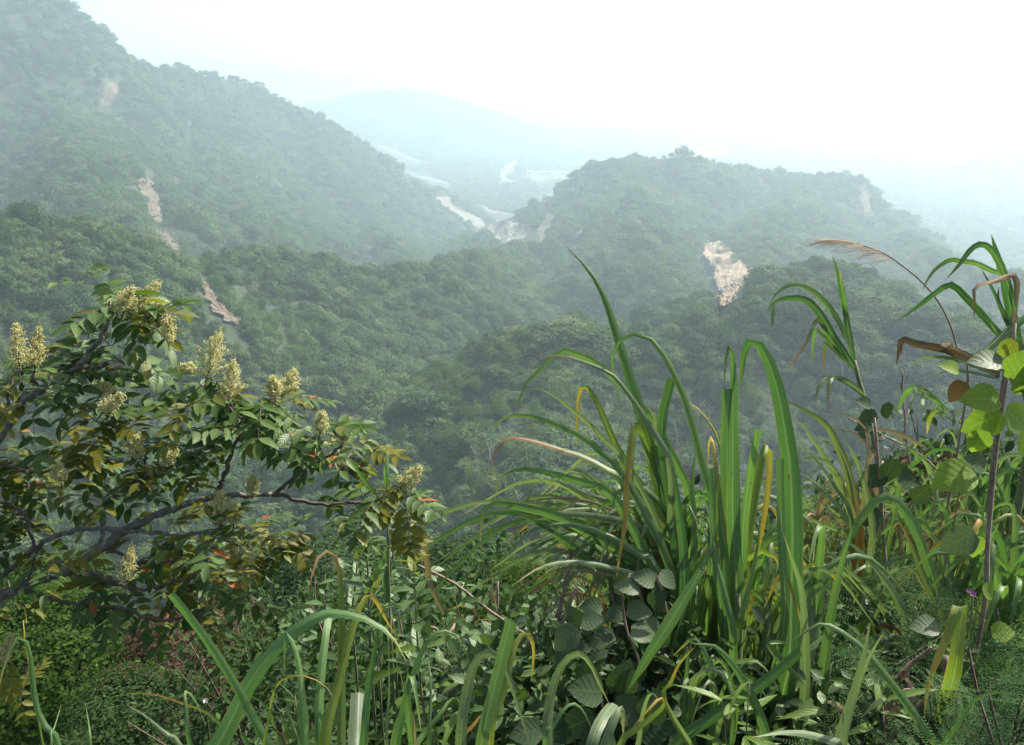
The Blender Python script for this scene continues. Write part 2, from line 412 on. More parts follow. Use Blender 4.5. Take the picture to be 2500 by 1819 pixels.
# ------------------------------------------------------------------ tree models
def foliage_mat(name, stops, trans=0.22, hue=0.05):
    m, n, l, b, o = new_mat(name)
    oi = N(n, 'ShaderNodeObjectInfo'); ge = N(n, 'ShaderNodeNewGeometry')
    tc = N(n, 'ShaderNodeTexCoord')
    no = N(n, 'ShaderNodeTexNoise', Scale=0.55, Detail=3.0); l.new(tc.outputs['Object'], no.inputs['Vector'])
    # stands of one kind: tint drifting over the hillside
    ln = N(n, 'ShaderNodeTexNoise', Scale=0.011, Detail=3.0); l.new(oi.outputs['Location'], ln.inputs['Vector'])
    lm = N(n, 'ShaderNodeMath', operation='MULTIPLY_ADD'); l.new(ln.outputs['Fac'], lm.inputs[0]); lm.inputs[1].default_value = 0.9; lm.inputs[2].default_value = -0.42
    rr_ = N(n, 'ShaderNodeMath', operation='ADD'); l.new(oi.outputs['Random'], rr_.inputs[0]); l.new(lm.outputs[0], rr_.inputs[1])
    ad = N(n, 'ShaderNodeMath', operation='MULTIPLY_ADD'); l.new(rr_.outputs[0], ad.inputs[0]); ad.inputs[1].default_value = 0.66; 
    mu = N(n, 'ShaderNodeMath', operation='MULTIPLY'); l.new(no.outputs['Fac'], mu.inputs[0]); mu.inputs[1].default_value = 0.4
    l.new(mu.outputs[0], ad.inputs[2])
    r = ramp(n, stops); l.new(ad.outputs[0], r.inputs[0])
    leaf_shader(m, n, l, b, o, r.outputs[0], trans, 0.75)
    b.inputs['Specular IOR Level'].default_value = 0.12
    return m
m_fol = foliage_mat('forest_leaves', [(0.12, (.028, .060, .022)), (0.4, (.048, .094, .030)), (0.66, (.074, .130, .038)), (0.9, (.110, .150, .052)), (1.0, (.135, .135, .060))])
m_bam = foliage_mat('bamboo_leaves', [(0.1, (.048, .098, .028)), (0.5, (.075, .138, .040)), (0.9, (.118, .168, .052))], 0.35)
m_bark, n, l, b, o_ = new_mat('forest_bark'); b.inputs['Base Color'].default_value = (.16, .135, .115, 1); b.inputs['Roughness'].default_value = 0.9

def quads_from(C, Nrm, size, rg, aspect=1.0, bend=0.0):
    """leaf-shaped quads at C facing Nrm"""
    k = len(C)
    Nrm = Nrm / (np.linalg.norm(Nrm, axis=1, keepdims=True) + 1e-9)
    ref = rg.normal(size=(k, 3))
    U = np.cross(Nrm, ref); U /= np.linalg.norm(U, axis=1, keepdims=True) + 1e-9
    V = np.cross(Nrm, U)
    s = (size * rg.uniform(.6, 1.3, k))[:, None]
    P = np.stack([C - U * s, C - V * s * .55 * aspect + Nrm * s * bend, C + U * s, C + V * s * .55 * aspect + Nrm * s * bend], 1)
    return P.reshape(-1, 3), np.arange(4 * k).reshape(k, 4)
def crown_points(rg, style, nc, per):
    """clumps of leaf positions in a crown of about unit radius, base at z = 0"""
    pts, nr = [], []
    if style == 'dome':
        for _ in range(nc):
            a = rg.uniform(0, 2 * math.pi); u = rg.uniform(-.25, 1)
            rad = math.sqrt(max(0, 1 - u * u)) * rg.uniform(.75, 1.05)
            c = np.array([rad * math.cos(a), rad * math.sin(a), .55 + .62 * u * rg.uniform(.8, 1.12)])
            d = rg.normal(size=(per, 3)); d /= np.linalg.norm(d, axis=1, keepdims=True)
            q = c + d * (rg.uniform(.5, 1, (per, 1)) ** .5) * np.array([.27, .27, .2]) * rg.uniform(.7, 1.25)
            pts.append(q); nr.append(d * .55 + (q - np.array([0, 0, .35])) * 1.25 + rg.normal(size=(per, 3)) * .38 + np.array([0, 0, .25]))
    elif style == 'tier':
        for _ in range(nc):
            a = rg.uniform(0, 2 * math.pi); rad = math.sqrt(rg.uniform(.02, 1))
            z = .75 - .35 * rad ** 2 + rg.normal() * .10 - (rg.uniform() < .3) * .25
            c = np.array([rad * math.cos(a), rad * math.sin(a), z])
            q = c + rg.normal(size=(per, 3)) * np.array([.16, .16, .045])
            pts.append(q); nr.append(rg.normal(size=(per, 3)) * .45 + np.array([0, 0, 1.0]))
    elif style == 'plume':
        for _ in range(nc):
            a = rg.uniform(0, 2 * math.pi); lean = rg.uniform(.2, 1.05); hh = rg.uniform(.8, 1.6)
            t = rg.uniform(.25, 1, per)
            x = lean * t ** 2.2; z = hh * (t - .32 * t ** 4 * lean * 1.4)
            q = np.stack([x * math.cos(a), x * math.sin(a), z], 1) + rg.normal(size=(per, 3)) * np.array([.085, .085, .06])
            pts.append(q); nr.append(np.array([math.cos(a), math.sin(a), .7]) + rg.normal(size=(per, 3)) * .6)
    return np.concatenate(pts), np.concatenate(nr)
def tube(pts, radii, sides=6):
    pts = np.asarray(pts, float); k = len(pts)
    T = np.gradient(pts, axis=0); T /= np.linalg.norm(T, axis=1, keepdims=True) + 1e-9
    ref = np.array([0.3, 0.2, 0.93]); 
    if abs(T[0] @ ref) > .9: ref = np.array([1.0, 0.1, 0])
    V, F = [], []
    u = np.cross(T[0], ref); u /= np.linalg.norm(u)
    for i in range(k):
        u = u - T[i] * (u @ T[i]); u /= np.linalg.norm(u) + 1e-9
        w = np.cross(T[i], u)
        for s in range(sides):
            a = 2 * math.pi * s / sides
            V.append(pts[i] + radii[i] * (math.cos(a) * u + math.sin(a) * w))
    for i in range(k - 1):
        for s in range(sides):
            a = i * sides + s; b = i * sides + (s + 1) % sides
            F.append((a, b, b + sides, a + sides))
    V.append(pts[-1]); e = len(V) - 1
    for s in range(sides):
        F.append(((k - 1) * sides + s, (k - 1) * sides + (s + 1) % sides, e, e))
    return np.array(V), [f if f[2] != f[3] else f[:3] for f in F]
class MB:
    """collects shapes for one mesh"""
    def __init__(s): s.v, s.f, s.m, s.uv, s.n = [], [], [], [], 0
    def add(s, V, F, m=0, uv=None):
        V = np.asarray(V, float)
        s.v.append(V); s.f += [tuple(int(i) + s.n for i in q) for q in F]; s.m += [m] * len(F)
        s.uv.append(np.zeros((len(V), 2)) if uv is None else np.asarray(uv, float)); s.n += len(V)
    def data(s, name, mats, smooth=True):
        return mesh_data(name, np.concatenate(s.v), s.f, mats, np.concatenate(s.uv), smooth, s.m)
    def build(s, name, mats, parent=None, smooth=True):
        return link(name, s.data(name, mats, smooth), parent)

def tree_crown(name, style, nc, per, size, mat, seed):
    rg = np.random.default_rng(seed)
    C, D = crown_points(rg, style, nc, per)
    if style == 'plume': V, F = quads_from(C, D, size, rg, .55)
    else: V, F = quads_from(C, D, size, rg, 1.0)
    if style != 'plume': V[:, 2] += .35
    return mesh_data(name, V, F, mat, smooth=False)
def tree_trunk(name, seed, top=.9, r=.055):
    rg = np.random.default_rng(seed); mb = MB()
    p = np.array([[0, 0, -.25], [.02, .01, .2], [rg.uniform(-.08, .08), rg.uniform(-.08, .08), .55], [rg.uniform(-.12, .12), rg.uniform(-.12, .12), top]])
    mb.add(*tube(p, [r * 1.3, r, r * .7, r * .3]))
    for k in range(5):
        a = rg.uniform(0, 6.28); z = rg.uniform(.3, .7)
        e = np.array([math.cos(a) * .6, math.sin(a) * .6, z + rg.uniform(.2, .4)])
        s = p[1] + (p[2] - p[1]) * (z / .7)
        mb.add(*tube([s, (s + e) / 2 + np.array([0, 0, -.05]), e], [r * .5, r * .35, r * .12], 5))
    return mb.data(name, m_bark)

STYLES = ['dome', 'tier', 'plume']
far_protos = []
def proto(style, nc, per, size, seed):
    return tree_crown('forest_crown', style, nc, per, size, m_bam if style == 'plume' else m_fol, seed)
MIDP = [proto('dome', 44, 24, .085, 1), proto('dome', 38, 26, .088, 2), proto('dome', 50, 22, .08, 3), proto('tier', 48, 22, .085, 4), proto('tier', 52, 20, .085, 5), proto('plume', 40, 26, .085, 6), proto('plume', 46, 22, .085, 7)]
NEARP = [proto('dome', 80, 36, .062, 11), proto('dome', 70, 40, .064, 12), proto('dome', 90, 32, .058, 13), proto('tier', 85, 32, .062, 14), proto('tier', 90, 30, .06, 15), proto('plume', 46, 46, .062, 16), proto('plume', 50, 44, .058, 17)]
TRUNKS = [tree_trunk('trunk', 31), tree_trunk('trunk', 32)]
def proto_collection(name, meshes):
    c = bpy.data.collections.new(name)
    for k, me in enumerate(meshes):
        ob = bpy.data.objects.new('%s_%02d' % (name, k), me); c.objects.link(ob)
    return c
def scatter(name, P, rotz, scl, idx, coll, label, cat=None, tilt=None):
    me = bpy.data.meshes.new(name)
    me.vertices.add(len(P)); me.vertices.foreach_set('co', np.asarray(P, np.float32).ravel())
    a = me.attributes.new('rot', 'FLOAT_VECTOR', 'POINT')
    rv = np.zeros((len(P), 3), np.float32); rv[:, 2] = rotz
    if tilt is not None: rv[:, :2] = tilt
    a.data.foreach_set('vector', rv.ravel())
    a = me.attributes.new('scl', 'FLOAT_VECTOR', 'POINT'); a.data.foreach_set('vector', np.asarray(scl, np.float32).ravel())
    a = me.attributes.new('pick', 'INT', 'POINT'); a.data.foreach_set('value', np.asarray(idx, np.int32))
    ob = link(name, me)
    ng = bpy.data.node_groups.new(name + '_scatter', 'GeometryNodeTree')
    ng.interface.new_socket('Geometry', in_out='INPUT', socket_type='NodeSocketGeometry')
    ng.interface.new_socket('Geometry', in_out='OUTPUT', socket_type='NodeSocketGeometry')
    nn, ll = ng.nodes, ng.links
    gi, go = nn.new('NodeGroupInput'), nn.new('NodeGroupOutput')
    ip = nn.new('GeometryNodeInstanceOnPoints'); ci = nn.new('GeometryNodeCollectionInfo')
    ci.inputs['Collection'].default_value = coll
    ci.inputs['Separate Children'].default_value = True; ci.inputs['Reset Children'].default_value = True
    def attr(nm, ty):
        q = nn.new('GeometryNodeInputNamedAttribute'); q.data_type = ty; q.inputs['Name'].default_value = nm
        return next(s for s in q.outputs if s.enabled and s.name == 'Attribute')
    e2r = nn.new('FunctionNodeEulerToRotation')
    ll.new(attr('rot', 'FLOAT_VECTOR'), e2r.inputs[0])
    ll.new(gi.outputs[0], ip.inputs['Points']); ll.new(ci.outputs[0], ip.inputs['Instance'])
    ip.inputs['Pick Instance'].default_value = True
    ll.new(attr('pick', 'INT'), ip.inputs['Instance Index'])
    ll.new(e2r.outputs[0], ip.inputs['Rotation']); ll.new(attr('scl', 'FLOAT_VECTOR'), ip.inputs['Scale'])
    ll.new(ip.outputs[0], go.inputs[0])
    md = ob.modifiers.new('scatter', 'NODES'); md.node_group = ng
    return tag(ob, label, cat, None, 'stuff')

# ------------------------------------------------------------------ where the trees stand
def sample_ring(r0, r1, sp, az=R(41)):
    n_ = int((r1 * r1 - r0 * r0) * az / (sp * sp))
    r = np.sqrt(rng.uniform(r0 * r0, r1 * r1, n_)); a = rng.uniform(-az, az, n_)
    return r * np.sin(a), r * np.cos(a)
def clear_mask(x, y):
    keep = np.ones(x.shape, bool)
    for hull, grow in CLEAR:
        c = hull.mean(0); h = c + (hull - c) * grow
        lo, hi = h.min(0) - 3, h.max(0) + 3
        near = (x > lo[0]) & (x < hi[0]) & (y > lo[1]) & (y < hi[1])
        if near.any():
            k = np.where(near)[0]
            keep[k] &= ~in_poly(x[k], y[k], [tuple(p) for p in h])
    return keep
def clear_view(x, y, z, h):
    """the slips carried their lower trees away: none stand on or just below the bare ground"""
    keep = np.ones(x.shape, bool); r = np.hypot(x, y)
    for poly, rm, r0 in CLEARPX:
        cx = sum(p[0] for p in poly) / len(poly); cy = sum(p[1] for p in poly) / len(poly)
        big = [(a + 7 * np.sign(a - cx), b + 5 * np.sign(b - cy)) for a, b in poly]
        for dz in (0, .35 * h, .7 * h, 1.1 * h):
            u, v = to_pix(np.stack([x, y, z + dz], 1))
            keep &= ~(in_poly(u, v, big) & (r > r0 - 90) & (r < rm + 400))
    return keep
# running horizon per azimuth, to leave out trees nobody can see
EL = np.maximum.accumulate(GZ / GR, axis=1)
def visible(x, y, ztop, slack=0.012):
    a = np.arctan2(x, y); r = np.hypot(x, y)
    ia = np.clip(np.round((a - AZ[0]) / (AZ[1] - AZ[0])).astype(int), 0, nA - 1)
    ir = np.clip(np.searchsorted(RR, r * 0.985 - 4) - 1, 0, nR - 1)
    return ztop / r > EL[ia, ir] - slack
def place(r0, r1, sp, hmean):
    x, y = sample_ring(r0, r1, sp)
    z = H(x, y)
    flat = z - floor_z(x, y)
    dens = fbm(x / 60, y / 60, 3, 71)
    keep = clear_mask(x, y) & clear_view(x, y, z, hmean) & visible(x, y, z + hmean * 1.3) & (rng.uniform(size=x.shape) < np.clip(1.15 + dens * .4, .6, 1))
    x, y, z = x[keep], y[keep], z[keep]
    d1 = fbm(x / 85, y / 85, 2, 81) + rng.normal(size=x.shape) * .22
    d2 = fbm(x / 120, y / 120, 2, 91) + rng.normal(size=x.shape) * .2
    st = np.where(d1 > .18, 2, np.where(d2 > .25, 1, 0))
    s = hmean * .5 * np.exp(np.clip(rng.normal(size=x.shape) * .34, -.75, .55)) * np.clip(1 + .35 * fbm(x / 45, y / 45, 2, 99), .6, 1.5)
    return x, y, z, st, s
def pick_idx(st):
    u = rng.uniform(size=st.shape)
    return np.where(st == 0, (u * 3).astype(int), np.where(st == 1, 3 + (u * 2).astype(int), 5 + (u * 2).astype(int)))
mid_coll = proto_collection('forest_kind', MIDP)
near_coll = proto_collection('near_forest_kind', NEARP)
def put_forest(name, label, r0, r1, sp, hmean, coll):
    x, y, z, st, s = place(r0, r1, sp, hmean)
    s = np.where(rng.uniform(size=s.shape) < .07, s * 1.35, s)
    wide = np.where(st == 2, .95, np.where(st == 1, 1.25, 1.0))
    tall = np.where(st == 2, 1.0, np.where(st == 1, 1.0, 1.05)) * rng.uniform(.8, 1.25, len(x))
    scl = np.stack([s * wide, s * wide, s * tall], 1)
    P = np.stack([x, y, z - s * .25], 1)
    print(name, len(x))
    return scatter(name, P, rng.uniform(0, 6.28, len(x)), scl, pick_idx(st), coll, label)
# ------------------------------------------------------------------ the village on the far terrace
def plain(name, c, rough=.8):
    m, n, l, b, o = new_mat(name); b.inputs['Roughness'].default_value = rough
    no = N(n, 'ShaderNodeTexNoise', Scale=.8, Detail=4.0); r = ramp(n, [(.3, [v * .8 for v in c]), (.7, c)]); l.new(no.outputs['Fac'], r.inputs[0]); l.new(r.outputs[0], b.inputs['Base Color']); return m
m_wall, m_rr, m_rg, m_win = plain('white_plaster', (.72, .70, .66)), plain('red_roof', (.42, .12, .09)), plain('grey_roof', (.55, .55, .56)), plain('window_glass', (.06, .07, .08), .2)
m_field = plain('field_green', (.16, .24, .05))
def box(x0, x1, y0, y1, z0, z1):
    V = [(x, y, z) for z in (z0, z1) for y in (y0, y1) for x in (x0, x1)]
    return V, [(0, 1, 5, 4), (1, 3, 7, 5), (3, 2, 6, 7), (2, 0, 4, 6), (4, 5, 7, 6), (0, 2, 3, 1)]
def house(P, w, d, h, rz, mroof, label, group):
    o = empty('house', P, label, 'house', group); o.rotation_euler = (0, 0, rz)
    mb = MB(); mb.add(*box(-w / 2, w / 2, -d / 2, d / 2, -3, h)); mb.build('wall', m_wall, o, False)
    mb = MB(); q = .4; mb.add([(-w / 2 - q, -d / 2 - q, h), (w / 2 + q, -d / 2 - q, h), (w / 2 + q, d / 2 + q, h), (-w / 2 - q, d / 2 + q, h), (-w / 2 - q, 0, h + 2), (w / 2 + q, 0, h + 2)], [(0, 1, 5, 4), (2, 3, 4, 5), (3, 0, 4), (1, 2, 5), (3, 2, 1, 0)]); mb.build('roof', mroof, o, False)
    for sx_ in (-.25, .25):
        mb = MB(); mb.add(*box(w * sx_ - .7, w * sx_ + .7, -d / 2 - .06, -d / 2 + .06, h - 2.2, h - .9)); mb.build('window', m_win, o, False)
GH = [(1352, 350), (1362, 358), (1370, 346), (1378, 352), (1386, 344), (1390, 360), (1396, 350), (1404, 356), (1412, 350), (1420, 358), (1424, 348), (1430, 364), (1436, 352), (1442, 344), (1448, 360), (1452, 350), (1458, 356), (1440, 370), (1428, 378), (1440, 384), (1450, 388), (1462, 382), (1420, 384), (1470, 392), (1456, 396), (1480, 362), (1490, 366),
      (1500, 364), (1414, 338), (1426, 336), (1432, 342), (1518, 374), (1530, 372), (1542, 374), (1552, 372), (1525, 380), (1446, 376), (1434, 390), (1462, 372), (1400, 366), (1384, 366), (1368, 366)]
hp = ground_hit([q[0] for q in GH], [q[1] for q in GH], 1800)
for k, P_ in enumerate(hp):
    red = k % 4 == 1
    house(P_, rng.uniform(9, 17), rng.uniform(7, 10), rng.uniform(4, 8), rng.uniform(-.5, .5), m_rr if red else m_rg, 'tiny red-roofed house in the far hazy village' if red else 'tiny pale house in the far hazy village', 'houses of the far village')
CLEARPX.append(([(1335, 330), (1465, 325), (1570, 362), (1570, 392), (1480, 410), (1410, 395), (1340, 372)], 3000.0, 1800.0))
hp = ground_hit([1300, 1312], [424, 426], 1500)
for k, P_ in enumerate(hp): house(P_, 14, 8, 5, .2, m_rr, ('red-roofed house left of the far fields', 'second red-roofed house beside the far fields')[k], 'houses by the far fields')
for poly, lab in (([(1290, 430), (1345, 430), (1340, 442), (1292, 442)], 'pale green field beyond the river'), ([(1350, 428), (1415, 424), (1410, 438), (1352, 440)], 'pale green field left of the hill crest')):
    drape('field', poly, m_field, lab, step=3.0, edge=2.0, lift=1.5, wide=0.0, rough=0.2, rmin=1500)
# the far bridge
bp_ = ground_hit([1286, 1450], [436, 434], 1500); ra_ = np.hypot(bp_[:, 0], bp_[:, 1]).mean()
e0, e1 = at_r(1284, 417, ra_), at_r(1455, 420, ra_)
br = empty('bridge', (e0 + e1) / 2, 'long low pale bridge across the far valley', 'bridge'); mid = np.array(br.location)
mb = MB(); dx = (e1 - e0); nx_ = np.array([-dx[1], dx[0], 0]); nx_ = nx_ / np.linalg.norm(nx_) * 4
mb.add([e0 - nx_ - mid, e1 - nx_ - mid, e1 + nx_ - mid, e0 + nx_ - mid] + [q - mid - np.array([0, 0, 2.2]) for q in (e0 - nx_, e1 - nx_, e1 + nx_, e0 + nx_)], [(0, 1, 2, 3), (7, 6, 5, 4), (0, 4, 5, 1), (1, 5, 6, 2), (2, 6, 7, 3), (3, 7, 4, 0)]); mb.build('deck', m_rg, br, False)
for f_ in (.02, .25, .5, .75, .98):
    c = e0 + dx * f_ - mid; mb = MB(); mb.add(*box(c[0] - 2.5, c[0] + 2.5, c[1] - 2.5, c[1] + 2.5, c[2] - 40, c[2] - 2.2)); mb.build('pier', m_rg, br, False)

put_forest('far_forest', 'pale hazy trees covering the far hills beyond the river', 2100, 4800, 17.0, 15.5, mid_coll)
put_forest('hillside_forest', 'dense mixed forest covering the hills on both sides of the river', 640, 2100, 6.6, 9.6, mid_coll)
put_forest('forest', 'dense green forest in the gully and on the nearer slopes', 150, 640, 3.6, 6.3, mid_coll)

# the nearest trees, each a thing of its own
KIND = {0: ('broadleaf_tree', 'round-crowned green tree', 'tree'), 1: ('spreading_tree', 'flat-topped spreading tree', 'tree'), 2: ('bamboo_clump', 'feathery bamboo clump', 'bamboo')}
ZONE = ('in the slope forest below the flowering tree', 'in the slope forest seen between the flowering tree and the cane', 'in the slope forest glimpsed behind the tall cane')
x, y, z, st, s = place(46, 150, 5.9, 7.0)
u, v = to_pix(np.stack([x, y, z + s], 1))
ok = np.where((u > -150) & (u < 2650) & (v < 1800))[0]
pk = pick_idx(st)
print('near trees', len(ok))
for k in ok[:300]:
    w = s[k] * (.95, 1.25, .95)[st[k]]
    zn_ = 0 if u[k] < 850 else (1 if u[k] < 1250 else 2)
    nm, lb, ct = KIND[st[k]]
    t = empty(nm, (x[k], y[k], z[k] - s[k] * .2), lb + ' ' + ZONE[zn_], ct, 'trees ' + ZONE[zn_])
    t.rotation_euler = (0, 0, random.uniform(0, 6.28)); t.scale = (w, w, s[k] * random.uniform(.85, 1.25))
    link('crown', NEARP[pk[k]], t)
    link('trunk', TRUNKS[k % 2], t)

# ------------------------------------------------------------------ leaf materials of the foreground
def blade_mat(name, base, edge, tipc, tip_at=0.86, rib=(.30, .36, .22), rough=0.44, trans=0.34, vary=0.5, dry=0.0):
    m, n, l, b, o = new_mat(name)
    uv = N(n, 'ShaderNodeUVMap'); sx = N(n, 'ShaderNodeSeparateXYZ'); l.new(uv.outputs[0], sx.inputs[0])
    oi = N(n, 'ShaderNodeObjectInfo')
    def M(op, a, bb=None, c=None):
        q = N(n, 'ShaderNodeMath', operation=op)
        for k, v in enumerate((a, bb, c)):
            if v is None: continue
            if isinstance(v, (int, float)): q.inputs[k].default_value = v
            else: l.new(v, q.inputs[k])
        return q.outputs[0]
    u, v = sx.outputs['X'], sx.outputs['Y']
    # long veins: noise stretched along the blade
    cb = N(n, 'ShaderNodeCombineXYZ'); l.new(M('MULTIPLY', u, 26.0), cb.inputs[0]); l.new(M('MULTIPLY', v, 1.6), cb.inputs[1]); l.new(M('MULTIPLY', oi.outputs['Random'], 37.0), cb.inputs[2])
    vein = N(n, 'ShaderNodeTexNoise', Scale=1.0, Detail=3.0); l.new(cb.outputs[0], vein.inputs['Vector'])
    cb2 = N(n, 'ShaderNodeCombineXYZ'); l.new(M('MULTIPLY', u, 1.4), cb2.inputs[0]); l.new(M('MULTIPLY', v, 5.0), cb2.inputs[1]); l.new(M('MULTIPLY', oi.outputs['Random'], 91.0), cb2.inputs[2])
    big = N(n, 'ShaderNodeTexNoise', Scale=1.0, Detail=4.0); l.new(cb2.outputs[0], big.inputs['Vector'])
    r = ramp(n, [(0.30, [c * .55 for c in base]), (0.52, base), (0.70, [c * 1.5 for c in base])])
    l.new(M('ADD', M('MULTIPLY', vein.outputs['Fac'], .55), M('MULTIPLY', big.outputs['Fac'], .45)), r.inputs[0])
    def mix(fac, A, B):
        q = N(n, 'ShaderNodeMix', data_type='RGBA')
        if isinstance(fac, (int, float)): q.inputs['Factor'].default_value = fac
        else: l.new(fac, q.inputs['Factor'])
        for s, val in (('A', A), ('B', B)):
            if isinstance(val, (tuple, list)): q.inputs[s].default_value = (*val, 1)
            else: l.new(val, q.inputs[s])
        return q.outputs['Result']
    # each blade a little yellower or greener than the next
    col = mix(M('MULTIPLY', oi.outputs['Random'], vary), r.outputs[0], edge)
    # withered tip and margins
    s = M('SMOOTH_MIN', 1.0, M('MAXIMUM', 0.0, M('MULTIPLY', M('SUBTRACT', M('ADD', v, M('MULTIPLY', M('SUBTRACT', big.outputs['Fac'], .5), .5)), M('ADD', tip_at, M('MULTIPLY', oi.outputs['Random'], .14))), 7.0)), .05)
    col = mix(s, col, tipc)
    # midrib
    d = M('ABSOLUTE', M('SUBTRACT', u, .5))
    ribf = M('MULTIPLY', M('LESS_THAN', d, .045), M('SUBTRACT', 1.0, M('MULTIPLY', v, .85)))
    col = mix(M('MULTIPLY', ribf, .7), col, rib)
    # withered margins here and there
    mg = M('MULTIPLY', M('GREATER_THAN', d, .44), M('GREATER_THAN', big.outputs['Fac'], .56))
    col = mix(M('MULTIPLY', mg, .75), col, tipc)
    # brown flecks
    vo = N(n, 'ShaderNodeTexVoronoi', Scale=1.0); cb3 = N(n, 'ShaderNodeCombineXYZ'); l.new(M('MULTIPLY', u, 5.0), cb3.inputs[0]); l.new(M('MULTIPLY', v, 40.0), cb3.inputs[1]); l.new(M('MULTIPLY', oi.outputs['Random'], 53.0), cb3.inputs[2])
    l.new(cb3.outputs[0], vo.inputs['Vector'])
    sc = N(n, 'ShaderNodeSeparateColor'); l.new(vo.outputs['Color'], sc.inputs[0])
    fl = M('MULTIPLY', M('LESS_THAN', vo.outputs['Distance'], .22), M('GREATER_THAN', sc.outputs[0], .93))
    col = mix(fl, col, (.09, .045, .02))
    leaf_shader(m, n, l, b, o, col, trans, rough)
    b.inputs['Specular IOR Level'].default_value = 0.38 if not dry else 0.15
    bp = N(n, 'ShaderNodeBump', Strength=0.35, Distance=0.002); l.new(vein.outputs['Fac'], bp.inputs['Height']); l.new(bp.outputs[0], b.inputs['Normal'])
    return m
BL = {
    'g': blade_mat('cane_blade_green', (.090, .180, .058), (.125, .205, .066), (.26, .22, .06)),
    'd': blade_mat('cane_blade_dark', (.062, .142, .042), (.085, .165, .050), (.20, .20, .05)),
    'y': blade_mat('cane_blade_yellowing', (.135, .200, .036), (.215, .225, .042), (.34, .24, .05), .62),
    'p': blade_mat('cane_blade_pale', (.125, .180, .092), (.160, .200, .115), (.30, .24, .12), .84, rough=.42),
    'b': blade_mat('cane_blade_brown_tip', (.080, .135, .036), (.13, .15, .045), (.22, .12, .055), .60),
    'w': blade_mat('cane_blade_grey_green', (.070, .105, .050), (.085, .12, .06), (.14, .13, .06), .95, rib=(.36, .40, .30)),
    't': blade_mat('dry_blade_tan', (.26, .185, .125), (.33, .25, .18), (.20, .12, .07), .7, rib=(.36, .28, .2), rough=.7, trans=.2, dry=1),
    'k': blade_mat('dry_blade_brown', (.105, .066, .042), (.16, .11, .075), (.08, .05, .03), .7, rib=(.2, .14, .1), rough=.8, trans=.15, dry=1),
    'o': blade_mat('blade_orange_base', (.13, .17, .06), (.20, .20, .09), (.15, .18, .07), .9),
}
# blade turning orange from its foot
def _orange():
    m = BL['o']; n, l = m.node_tree.nodes, m.node_tree.links
    bs = n['Principled BSDF']; src = bs.inputs['Base Color'].links[0].from_socket
    uv = N(n, 'ShaderNodeUVMap'); sx = N(n, 'ShaderNodeSeparateXYZ'); l.new(uv.outputs[0], sx.inputs[0])
    r = ramp(n, [(0.42, (1, 1, 1)), (0.72, (0, 0, 0))]); l.new(sx.outputs['Y'], r.inputs[0])
    q = N(n, 'ShaderNodeMix', data_type='RGBA'); l.new(r.outputs[0], q.inputs['Factor']); l.new(src, q.inputs['A']); q.inputs['B'].default_value = (.46, .20, .035, 1)
    l.new(q.outputs['Result'], bs.inputs['Base Color'])
_orange()
def stem_mat(name, c, c2, rough=.8, scale=30):
    m, n, l, b, o = new_mat(name)
    tc = N(n, 'ShaderNodeTexCoord'); a = N(n, 'ShaderNodeTexNoise', Scale=scale, Detail=6.0, Roughness=.7); l.new(tc.outputs['Object'], a.inputs['Vector'])
    r = ramp(n, [(0.35, c), (0.65, c2)]); l.new(a.outputs['Fac'], r.inputs[0]); l.new(r.outputs[0], b.inputs['Base Color'])
    b.inputs['Roughness'].default_value = rough
    bp = N(n, 'ShaderNodeBump', Strength=.5, Distance=.004); l.new(a.outputs['Fac'], bp.inputs['Height']); l.new(bp.outputs[0], b.inputs['Normal'])
    return m
m_culm = stem_mat('cane_culm', (.10, .13, .045), (.17, .17, .08))
m_dead = stem_mat('dead_stalk', (.13, .085, .06), (.27, .20, .15))
m_deaddark = stem_mat('dark_dead_stem', (.05, .032, .024), (.12, .08, .06))
m_sbark = stem_mat('sumac_bark', (.085, .076, .064), (.215, .198, .170), .85, 38)
m_twig = stem_mat('sumac_twig', (.045, .032, .022), (.095, .068, .048), .7, 30)

# ------------------------------------------------------------------ grass blades: a ribbon folded along its midrib, following a traced line
def spline(P, k):
    P = np.asarray(P, float); n_ = len(P)
    if n_ < 3:
        t = np.linspace(0, 1, k)[:, None]; return P[0] * (1 - t) + P[-1] * t
    d = np.concatenate([[0], np.cumsum(np.maximum(np.linalg.norm(np.diff(P, axis=0), axis=1), 1e-5) ** .6)])
    Q = np.vstack([2 * P[0] - P[1], P, 2 * P[-1] - P[-2]])
    ts = np.linspace(0, d[-1], k); out = []
    for t in ts:
        i = min(int(np.searchsorted(d, t, 'right')) - 1, n_ - 2); i = max(i, 0)
        u = (t - d[i]) / (d[i + 1] - d[i])
        p0, p1, p2, p3 = Q[i], Q[i + 1], Q[i + 2], Q[i + 3]
        out.append(.5 * ((2 * p1) + (-p0 + p2) * u + (2 * p0 - 5 * p1 + 4 * p2 - p3) * u * u + (-p0 + 3 * p1 - 3 * p2 + p3) * u ** 3))
    return np.array(out)
